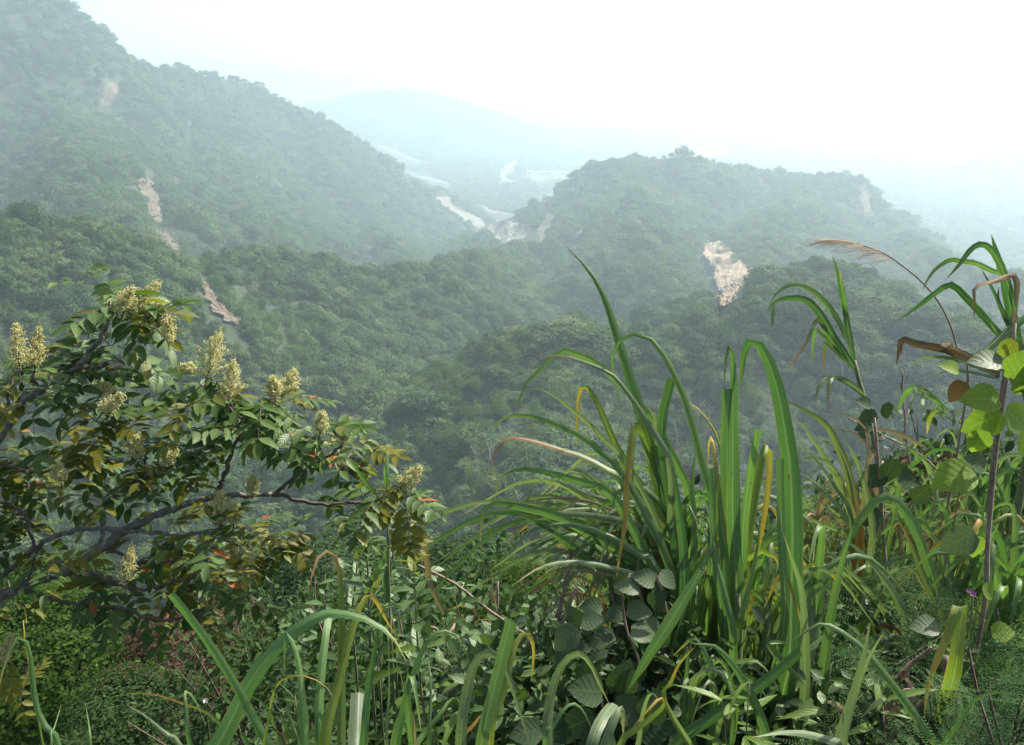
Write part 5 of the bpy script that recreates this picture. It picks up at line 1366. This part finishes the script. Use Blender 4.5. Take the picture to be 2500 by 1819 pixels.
vine([(2400, 1500), (2412, 1320), (2430, 1120), (2452, 960), (2470, 860), (2478, 790)], 2.7,
     [(2440, 975, 92, 175, .4), (2445, 1010, 95, 205, .3), (2455, 1000, 90, -35, .3), (2470, 930, 95, 75, .5), (2470, 940, 80, 30, .3, m_kg), (2450, 890, 85, 160, .6, m_kg), (2475, 830, 55, -120, .3, m_hy),
      (2375, 1150, 110, 190, .5), (2405, 1140, 60, 150, .3, m_kg), (2400, 1050, 70, -100, .3), (2380, 1300, 92, 215, .2, m_kg), (2380, 1310, 62, -80, .3), (2400, 1430, 50, -40, .4), (2500, 960, 90, 100, .4), (2500, 1050, 90, -60, .3), (2490, 900, 70, 100, .4, m_kg),
      (2340, 905, 50, 150, .5), (2350, 930, 60, -110, .3, m_br), (2420, 1545, 60, 10, .4), (2290, 1530, 70, 170, .6, m_kg)], 'climbing vine with broad bright yellow-green leaves at the right edge', m_kz, r=(7, 4))
vine([(1560, 1640), (1530, 1540), (1520, 1450), (1540, 1400)], 2.7,
     [(1525, 1450, 60, 100, .5), (1530, 1490, 62, 10, .5), (1525, 1495, 55, 190, .5), (1420, 1520, 62, 20, .6), (1415, 1530, 60, 110, .5), (1410, 1535, 75, 215, .5), (1395, 1590, 60, 215, .5), (1400, 1590, 50, 30, .5), (1570, 1520, 60, -20, .6), (1500, 1550, 70, 195, .6),
      (1540, 1540, 66, -10, .6), (1600, 1420, 60, 150, .5), (1610, 1400, 55, -30, .6), (1560, 1440, 58, 160, .6), (1470, 1480, 55, 170, .5, m_kd), (1480, 1590, 60, 190, .6, m_kd), (1590, 1480, 58, 60, .5, m_kd)], 'vine with dull grey-green leaves in threes over the cane stalks', m_kg)
vine([(1480, 1850), (1470, 1720), (1450, 1640)], 2.5,
     [(1470, 1690, 90, 160, .4), (1440, 1680, 80, 100, .4), (1510, 1690, 95, 80, .3), (1500, 1720, 90, -20, .3), (1450, 1750, 90, 200, .3), (1540, 1740, 90, -60, .3), (1400, 1760, 80, 230, .3), (1560, 1790, 90, 20, .4), (1580, 1760, 90, 80, .3), (1640, 1790, 80, -30, .4), (1380, 1800, 80, 160, .4), (1320, 1780, 80, 180, .4), (1500, 1800, 85, 180, .4)], 'vine with large dark rounded leaves at the bottom edge', m_kd)
vine([(2170, 1500), (2160, 1350), (2150, 1200), (2135, 1020)], 3.5,
     [(2140, 1010, 48, 200, .4), (2150, 1000, 42, -20, .4), (2160, 985, 45, -70, .3), (2130, 1040, 42, 190, .5), (2125, 990, 40, 150, .4), (2180, 1120, 70, -100, .3), (2160, 1150, 70, 200, .4), (2190, 1160, 60, -20, .3), (2230, 1220, 60, 60, .3), (2150, 1250, 60, 210, .4)], 'twining vine with small dark green leaves round the slender shoot', m_kd)

# ferny shrubs: feather leaves with rows of tiny leaflets
def frond_mesh(seed, mat, npin=10, nl=12):
    rg = np.random.default_rng(seed); mb = MB()
    C = spline(np.array([(0, 0, 0), (0, .35, .06), (0, .7, .03), (0, 1, -.12)]), 14)
    mb.add(*tube(C, np.linspace(.007, .003, 14), 3), m=1)
    Cs, Ds, Us, S = [], [], [], []
    for i in range(npin):
        f = .16 + .8 * i / (npin - 1); c = C[int(f * 13)]
        for s in (-1, 1):
            L = .40 * math.sin(math.pi * (.18 + .72 * (1 - f))) ** .7 * rg.uniform(.85, 1.1); d = np.array([s * .88, .45, -.12 + rg.normal() * .16]); d[1] += rg.normal() * .12; d /= np.linalg.norm(d)
            for j in range(nl):
                q = c + d * L * (j + .6) / nl
                for s2 in (-1, 1):
                    e = np.cross(d, [0, 0, 1]) * s2 + d * .5; Cs.append(q); Ds.append(e); Us.append(np.array([0, 0, 1.0]) + rg.normal(size=3) * .15); S.append(.044 * rg.uniform(.7, 1.2) * (1 - .35 * j / nl))
    k = len(Cs); Cs, Ds, Us, S = map(np.array, (Cs, Ds, Us, S))
    Dn = Ds / np.linalg.norm(Ds, axis=1, keepdims=True); X = np.cross(Dn, Us); X /= np.linalg.norm(X, axis=1, keepdims=True)
    V = np.stack([Cs, Cs + (Dn * .5 + X * .22) * S[:, None], Cs + Dn * S[:, None], Cs + (Dn * .5 - X * .22) * S[:, None]], 1).reshape(-1, 3)
    mb.add(V, np.arange(4 * k).reshape(k, 4), m=0)
    return mb.data('frond', [mat, m_culm], False)
FR = [frond_mesh(s, m_fr) for s in (1, 2, 3)] + [frond_mesh(4, m_fy, 9, 9)]
def fern(px, py, t, nf, size, label, young=0):
    c = at(px, py, t); g = ground_at(c[0], c[1]); o = empty('ferny_shrub', (c[0], c[1], g), label, 'shrub', 'ferny shrubs in the tangle under the cane'); loc = np.array(o.location)
    hh = max(.05, c[2] - g)
    mb = MB()
    for i in range(nf):
        a = 6.283 * (i + rf.random()) / nf; el = rf.uniform(-.1, .7)
        b0 = np.array([c[0] + rf.uniform(-.15, .15), c[1] + rf.uniform(-.15, .15), c[2] + rf.uniform(-.22, .14)])
        mb.add(*tube([np.array([c[0], c[1], g - .02]), (b0 + np.array([c[0], c[1], g])) / 2 + np.array([.03, 0, 0]), b0], [.006, .005, .003], 4))
        d = np.array([math.cos(a), math.sin(a), math.sin(el) * .8])
        q = link('frond', FR[3] if i < young else FR[rf.randrange(3)], o); q.matrix_local = to_m4(frame(d, np.array([0, -.25, 1.0]) + rfn.normal(size=3) * .25), b0 - loc, size * t / FPX * rf.uniform(.7, 1.2))
    me = mb.data('stem', m_deaddark); me.transform(Matrix.Translation(-o.location)); link('stem', me, o)
FS = [(2060, 1430, 3.6, 9, 190, 1), (2180, 1480, 3.5, 9, 190, 0), (2120, 1560, 3.2, 9, 200, 0), (2010, 1530, 3.3, 8, 190, 0), (2260, 1600, 3.0, 9, 210, 0), (2400, 1480, 3.2, 9, 200, 1), (2460, 1560, 2.9, 9, 210, 1), (2180, 1690, 2.8, 10, 220, 0), (2330, 1720, 2.6, 10, 230, 0),
      (2440, 1720, 2.5, 10, 240, 0), (2060, 1680, 2.8, 9, 210, 0), (1930, 1600, 3.2, 7, 190, 0), (2250, 1790, 2.5, 9, 230, 0), (2480, 1300, 3.6, 8, 190, 1), (2080, 1350, 4.2, 8, 170, 1), (1960, 1380, 4.2, 7, 170, 1), (2300, 1420, 3.6, 8, 180, 0), (1880, 1760, 2.9, 7, 190, 0), (2150, 1800, 2.5, 8, 220, 0), (2500, 1800, 2.3, 8, 240, 0)]
FL = ['behind the blade bent into a high arch', 'just left of the yellowing bent blade', 'in front of the high arching blade', 'right of the tallest upright cane', 'under the tip of the yellowing bent blade', 'left of the climbing vine stem', 'at the right edge below the climbing vine',
      'at the foot of the thick dead stalk', 'crossed by the second dead stalk', 'in the lower right corner above the bottom edge', 'beside the torn cane blades', 'at the foot of the tallest upright cane', 'at the bottom edge under the dead stalks', 'at the right edge beside the pink flower',
      'below the withering orange cane', 'between the tallest cane and the orange cane', 'between the high arching blade and the vine', 'at the bottom edge right of centre', 'at the bottom edge beside the torn cane blades', 'in the extreme lower right corner']
for q, w_ in zip(FS, FL): fern(*q[:5], ('ferny shrub with a few yellow-green fronds ' if q[5] else 'dark ferny shrub ') + w_, young=2 * q[5])

# bamboo grass and low weeds between the clumps
def weed(px, py, t, n_, ln, mat, label, name='bamboo_grass', cat='grass', spread=.35, group='low grass between the cane clumps'):
    c = at(px, py, t); g = ground_at(c[0], c[1]); o = empty(name, (c[0], c[1], g), label, cat, group); loc = np.array(o.location)
    mb = MB(); L = ln * t / FPX
    for i in range(max(3, n_ // 7)):
        a = rf.uniform(0, 6.283); q = rf.random() * spread
        top = c + np.array([math.cos(a) * q, math.sin(a) * q, rf.uniform(-.1, .18)]); b0 = np.array([c[0] + math.cos(a) * q * .3, c[1] + math.sin(a) * q * .3, g - .02])
        C = spline([b0, (b0 + top) / 2 + np.array([0, 0, .05]), top], 10); mb.add(*tube(C, np.linspace(.003, .0015, 10), 4))
        for j in range(7):
            p_ = C[rf.randrange(4, 10)]; a2 = rf.uniform(0, 6.283); d = np.array([math.cos(a2), math.sin(a2), rf.uniform(-.2, .6)])
            l_ = link('leaf', BGm[(rf.randrange(2), mat.name)], o); l_.matrix_local = to_m4(frame(d, np.array([0, -.2, 1.0]) + rfn.normal(size=3) * .3), p_ - loc, L * rf.uniform(.7, 1.3))
    me = mb.data('stem', m_culm); me.transform(Matrix.Translation(-o.location)); link('stem', me, o)
BG = [leaf_shape(1, .17, 4, d, .3, .32, .3) for d in (.2, .5)]
BGm = {(k, m.name): mesh_data('leaf', *BG[k][:2], m, BG[k][2]) for k in range(2) for m in (m_bg, m_us, m_hb)}
WS = [(1690, 1700, 2.8), (1760, 1640, 3.0), (1620, 1650, 3.0), (1720, 1780, 2.5), (1850, 1720, 2.7), (1660, 1590, 3.3), (1560, 1580, 3.3), (1480, 1620, 3.2), (1840, 1800, 2.4), (1940, 1700, 2.8), (1330, 1650, 3.3), (1260, 1640, 3.4), (1180, 1680, 3.3), (1400, 1560, 3.6), (1080, 1690, 3.3), (1780, 1560, 3.4), (2020, 1780, 2.5), (2120, 1740, 2.7), (1290, 1760, 2.8), (950, 1700, 3.2), (1900, 1500, 3.7), (1560, 1700, 2.9), (1100, 1790, 2.8), (820, 1720, 3.0), (720, 1780, 2.7)]
for i, (a, b, t) in enumerate(WS):
    weed(a, b, t, 34, 105, m_bg if i % 3 else m_us, 'bright narrow-leaved bamboo grass between the cane clumps' if i % 3 else 'dark narrow-leaved grass between the cane clumps')

# ground cover on the verge, so no bare soil shows
def undergrowth(spots, mats, label):
    mb = MB()
    for i, (px, py, t, rx, rz, leaf, n_) in enumerate(spots):
        c = at(px, py, t); g = ground_at(c[0], c[1])
        for s_ in range(6):
            a = 6.283 * s_ / 6 + rf.uniform(-.4, .4); e = c + np.array([math.cos(a) * rx * .7, math.sin(a) * rx * .7, rz * rf.uniform(-.2, .8)]); b0 = np.array([c[0], c[1], g - .03])
            mb.add(*tube(spline([b0, (b0 + e) / 2 + np.array([0, 0, .05]), e], 6), np.linspace(.006, .002, 6), 4), m=3)
        k = max(14, n_ // 14); d = rfn.normal(size=(k, 3)); d /= np.linalg.norm(d, axis=1, keepdims=True); ext = np.array([rx, rx, rz])
        cen = c + d * ext * rfn.uniform(.1, 1, (k, 1)); C = cen[rfn.integers(0, k, n_)] + rfn.normal(size=(n_, 3)) * ext * .13
        V, F, UV = leaf_cloud(C, (C - c) / ext * .6 + rfn.normal(size=(n_, 3)) * .7, rfn.normal(size=(n_, 3)) * .45 + np.array([0, 0, 1.0]), leaf * rfn.uniform(.6, 1.25, n_), LS_S)
        mb.add(V, F, i % 3, UV)
    return tag(mb.build('undergrowth', mats + [m_deaddark]), label, None, None, 'stuff')
undergrowth([(1280 + (i % 10) * 128 + rf.uniform(-50, 50), 1500 + (i // 10) * 125 + rf.uniform(-40, 40), 4.4 - (i // 10) * .75, .40, .30, .06, 420) for i in range(30)], [m_us, m_kd, m_hb], 'dark leafy ground cover on the verge under the cane')
undergrowth([(1850 + i * 105 + rf.uniform(-30, 30), 1290 + rf.uniform(-60, 90), 5.0 + rf.uniform(-.3, .5), .5, .38, .065, 520) for i in range(7)], [m_us, m_kd, m_us], 'dark leafy ground cover at the far edge of the verge')
bush('leafy_weed', 2440, 1150, 4.6, .42, .42, .07, 520, m_us, 'dark leafy bush behind the bright vine at the right edge', 'weed', open_=.1)
bush('leafy_weed', 2300, 1130, 5.0, .40, .36, .06, 420, m_kd, 'dark leafy bush behind the twining vine', 'weed', open_=.1)

# thin filler grass: narrow pale arching blades
def tuft(px, py, t, n_, ln, w, kinds, label, lean=0.0, name='grass_tuft'):
    o = clump(name, px, py, t, label, 'grass', 'grass tufts among the cane'); loc = np.array(o.location); c = at(px, py, t)
    for i in range(n_):
        a = rf.uniform(0, 6.283); L = ln * t / FPX * rf.uniform(.55, 1.15); q = rf.uniform(.45, 1.0)
        h = np.array([math.cos(a) + lean, math.sin(a) * .7, 0]); b0 = c + np.array([rf.uniform(-.07, .07), rf.uniform(-.07, .07), -.05])
        P = [loc + (b0 - loc) * np.array([.4, .4, 0]), b0, b0 + h * L * .18 * q + np.array([0, 0, L * .45]), b0 + h * L * .48 * q + np.array([0, 0, L * (.72 - .2 * q)]), b0 + h * L * .82 * q + np.array([0, 0, L * (.68 - .55 * q)])]
        V, F, UV = blade_shape(P, w * t / FPX * rf.uniform(.6, 1.2), seg=16); link_part('leaf', V, F, UV, BL[rf.choice(kinds)], o)
for (px, py, t, n_, ln, w, kd, lean, lab) in [
    (1600, 1440, 3.3, 22, 330, 15, 'ppggbt', -.6, 'thin pale grass leaning left behind the big cane clump'), (1500, 1470, 3.5, 14, 280, 14, 'pptgb', -.5, 'thin dry-tipped grass left of the big cane clump'),
    (1730, 1420, 3.4, 16, 300, 14, 'pgg', 0, 'thin grass behind the tallest upright cane'), (1990, 1330, 4.0, 18, 300, 14, 'pptt', -.4, 'thin whitish grass left of the withering orange cane'),
    (2150, 1280, 4.2, 16, 280, 13, 'pptk', 0, 'thin grass with dead leaves right of the withering orange cane'), (2300, 1200, 4.2, 16, 280, 14, 'pgtk', 0, 'thin mixed grass below the bent brown leaves'),
    (2400, 1250, 3.8, 14, 300, 16, 'gdp', 0, 'dark grass behind the bright climbing vine'), (1900, 1400, 3.8, 14, 260, 13, 'pgt', -.3, 'thin grass between the upright cane and the orange cane'),
    (2220, 1640, 3.0, 12, 240, 14, 'gpk', 0, 'short grass among the ferny shrubs'), (1420, 1500, 3.7, 10, 240, 11, 'tkp', -.3, 'dry grass above the dull grey-green vine'),
    (1540, 1400, 3.25, 24, 430, 15, 'ppppg', -.9, 'many thin pale leaves fanning left from the big cane clump'), (1600, 1330, 3.3, 16, 380, 14, 'ppg', -.7, 'thin pale leaves arching over the big cane clump'),
    (1640, 1400, 3.15, 26, 420, 19, 'ggpd', -.25, 'fresh narrow cane leaves filling the heart of the big clump'), (1560, 1420, 3.2, 18, 380, 18, 'ggpp', -.8, 'long narrow leaves sweeping left from the big cane clump'),
    (1790, 1450, 3.0, 22, 400, 18, 'ggdy', .1, 'narrow green leaves round the tallest upright cane'), (1890, 1540, 2.9, 18, 380, 18, 'ggpy', .3, 'narrow leaves right of the tallest upright cane'),
    (2060, 1500, 3.2, 16, 380, 17, 'gpp', .2, 'narrow arching leaves below the withering orange cane'), (2350, 1420, 3.2, 18, 380, 19, 'gpgy', .1, 'green leaves beside the climbing vine stem'), (2470, 1480, 3.0, 16, 400, 20, 'ggd', -.2, 'green leaves at the right edge below the vine'),
    (2240, 1350, 3.7, 16, 320, 15, 'ppgt', -.2, 'pale narrow leaves in the tangle behind the bent arching blade'), (1740, 1720, 2.5, 12, 300, 18, 'ggp', 0, 'short green cane leaves at the bottom right of centre'),
    (1120, 1600, 4.0, 14, 170, 9, 'gyt', 0, 'short dry grass in the tangle at centre'), (1200, 1560, 4.4, 12, 170, 9, 'gyt', 0, 'short dry grass below the fallen stalk'),
    (700, 1760, 3.6, 10, 200, 10, 'gp', 0, 'short grass behind the broadest cane blade'), (2450, 1650, 2.8, 10, 240, 16, 'gd', 0, 'broad grass in the lower right corner')]:
    tuft(px, py, t, n_, ln, w, kd, lab, lean)

# dead stalks lying through the tangle
for pts, t, r, lab in [([(2040, 1840), (2120, 1730), (2200, 1640), (2285, 1580)], 2.7, (9, 6), 'thick dead stalk slanting up through the ferny tangle'),
                       ([(2160, 1830), (2230, 1740), (2300, 1660), (2310, 1600)], 2.6, (8, 6), 'second dead stalk slanting beside the first'),
                       ([(2180, 1710), (2270, 1690), (2310, 1675), (2330, 1700), (2320, 1780)], 2.55, (5, 4), 'hooked dead twig in the ferny tangle'),
                       ([(1620, 1790), (1640, 1660), (1625, 1560), (1630, 1480)], 3.0, (12, 9), 'pale dead cane stalk standing in the middle of the tangle'),
                       ([(1480, 1700), (1510, 1560), (1490, 1440)], 3.1, (5, 4), 'thin dead stalk left of the pale dead cane'),
                       ([(2240, 1250), (2215, 1090), (2205, 960), (2200, 900)], 4.2, (3, 2), 'thin dark dead stem rising behind the slender shoot'),
                       ([(2300, 1180), (2150, 1060), (2070, 1020)], 4.0, (3, 2), 'thin fallen stem crossing behind the orange cane'),
                       ([(1120, 1700), (1150, 1600), (1190, 1520)], 4.0, (4, 3), 'brown twig in the tangle at centre'), ([(1040, 1560), (1110, 1590), (1190, 1625)], 3.9, (4, 3), 'pale fallen twig in the tangle at centre'),
                       ([(1210, 1680), (1212, 1560), (1215, 1420)], 4.2, (4, 3), 'thin standing dead stalk left of the square-cut blade')]:
    o = clump('dead_stalk', pts[0][0], pts[0][1], t, lab, 'stalk', 'dead stalks in the tangle'); f = np.array(o.location)
    P = [at(a, b, t) for a, b in pts]; P = [np.array([P[0][0], P[0][1] , f[2] - .02])] + P if P[0][2] > f[2] + .05 else P
    C = spline(P, 20); C[1:-1] += rfn.normal(size=(18, 3)) * .003
    V, F = tube(C, np.linspace(r[0], r[1], 20) * t / FPX, 7)
    link_part('stem', V, F, None, m_dead, o)
    for k in range(3):
        c_ = C[rf.randrange(6, 19)]; e = c_ + rfn.normal(size=3) * .07; V, F, UV = blade_shape([c_, (c_ + e) / 2 + np.array([0, 0, .02]), e], .02, seg=8); link_part('withered_leaf', V, F, UV, BL['k' if k else 't'], o)

# flowers
m_pur = stem_mat('purple_petal', (.16, .13, .42), (.26, .22, .58), .5); m_pink = stem_mat('pink_petal', (.32, .08, .26), (.50, .20, .42), .5); m_yel = stem_mat('yellow_disc', (.55, .28, .02), (.7, .4, .04), .6); m_wht = stem_mat('white_petal', (.6, .6, .55), (.75, .75, .7), .5)
def flower(px, py, t, rad, petals, pm_, cm_, label, name, width=.6):
    o = clump(name, px, py, t, label, 'flower'); loc = np.array(o.location); c = at(px, py, t)
    add_stalk(o, [(px + 6, py + 60), (px, py)], (2, 1.5), m_culm, t=t, part='stem', root=True)
    v = -pdir(px, py); v /= np.linalg.norm(v); ax = v * .8 + np.array([-.2, 0, .5]); ax /= np.linalg.norm(ax)
    u = np.cross(ax, [0, 0, 1.0]); u /= np.linalg.norm(u); w = np.cross(ax, u)
    sh = leaf_shape(1, width, 3, -.2, .1, .6); me = mesh_data('petal', sh[0], sh[1], pm_, sh[2])
    for k in range(petals):
        a = 6.283 * k / petals; d = math.cos(a) * u + math.sin(a) * w + ax * .35; q = link('petal', me, o); q.matrix_local = to_m4(frame(d, ax), c - loc, rad * t / FPX)
    b_ = MB(); b_.add(c + np.array([(1, 0, 0), (-1, 0, 0), (0, 1, 0), (0, -1, 0), (0, 0, 1), (0, 0, -1)], float) * rad * .28 * t / FPX, [(0, 2, 4), (2, 1, 4), (1, 3, 4), (3, 0, 4), (2, 0, 5), (1, 2, 5), (3, 1, 5), (0, 3, 5)])
    me = b_.data('flower_centre', cm_); me.transform(Matrix.Translation(-o.location)); link('flower_centre', me, o)
flower(2330, 1183, 2.75, 17, 5, m_pur, m_wht, 'small violet-blue funnel flower below the bright vine leaves', 'morning_glory', 1.0)
flower(2376, 1450, 2.7, 9, 5, m_pink, m_pink, 'tiny pink flower on the vine stem at the right', 'vine_flower', .9)
flower(2366, 1442, 2.72, 7, 5, m_pink, m_pink, 'pink bud just left of the tiny pink flower', 'vine_flower', .9)
flower(503, 1712, 3.0, 8, 8, m_wht, m_yel, 'small white daisy with a yellow centre near the bottom', 'daisy', .5)
# ------------------------------------------------------------------ the hazy air of the valley
hb = bmesh.new()
bmesh.ops.create_cube(hb, size=1.0)
me = bpy.data.meshes.new('haze'); hb.to_mesh(me); hb.free()
haze = link('haze', me)
X0, X1, Y0, Y1, Z0, Z1 = -8000, 8000, -420, 9500, float(GZ.min()) - 20, max(float(GZ.max()) + 40, 60)
haze.scale = (X1 - X0, Y1 - Y0, Z1 - Z0); haze.location = ((X0 + X1) / 2, (Y0 + Y1) / 2, (Z0 + Z1) / 2)
m_h = bpy.data.materials.new('valley_haze'); m_h.use_nodes = True
hn = m_h.node_tree.nodes; hn.clear()
pv = hn.new('ShaderNodeVolumePrincipled'); ho = hn.new('ShaderNodeOutputMaterial')
pv.inputs['Color'].default_value = (0.72, 0.89, 1.0, 1)
pv.inputs['Density'].default_value = 0.00035
pv.inputs['Anisotropy'].default_value = 0.46
m_h.node_tree.links.new(pv.outputs[0], ho.inputs['Volume'])
me.materials.append(m_h)
tag(haze, 'bright pale haze filling the valley', None, None, 'stuff')
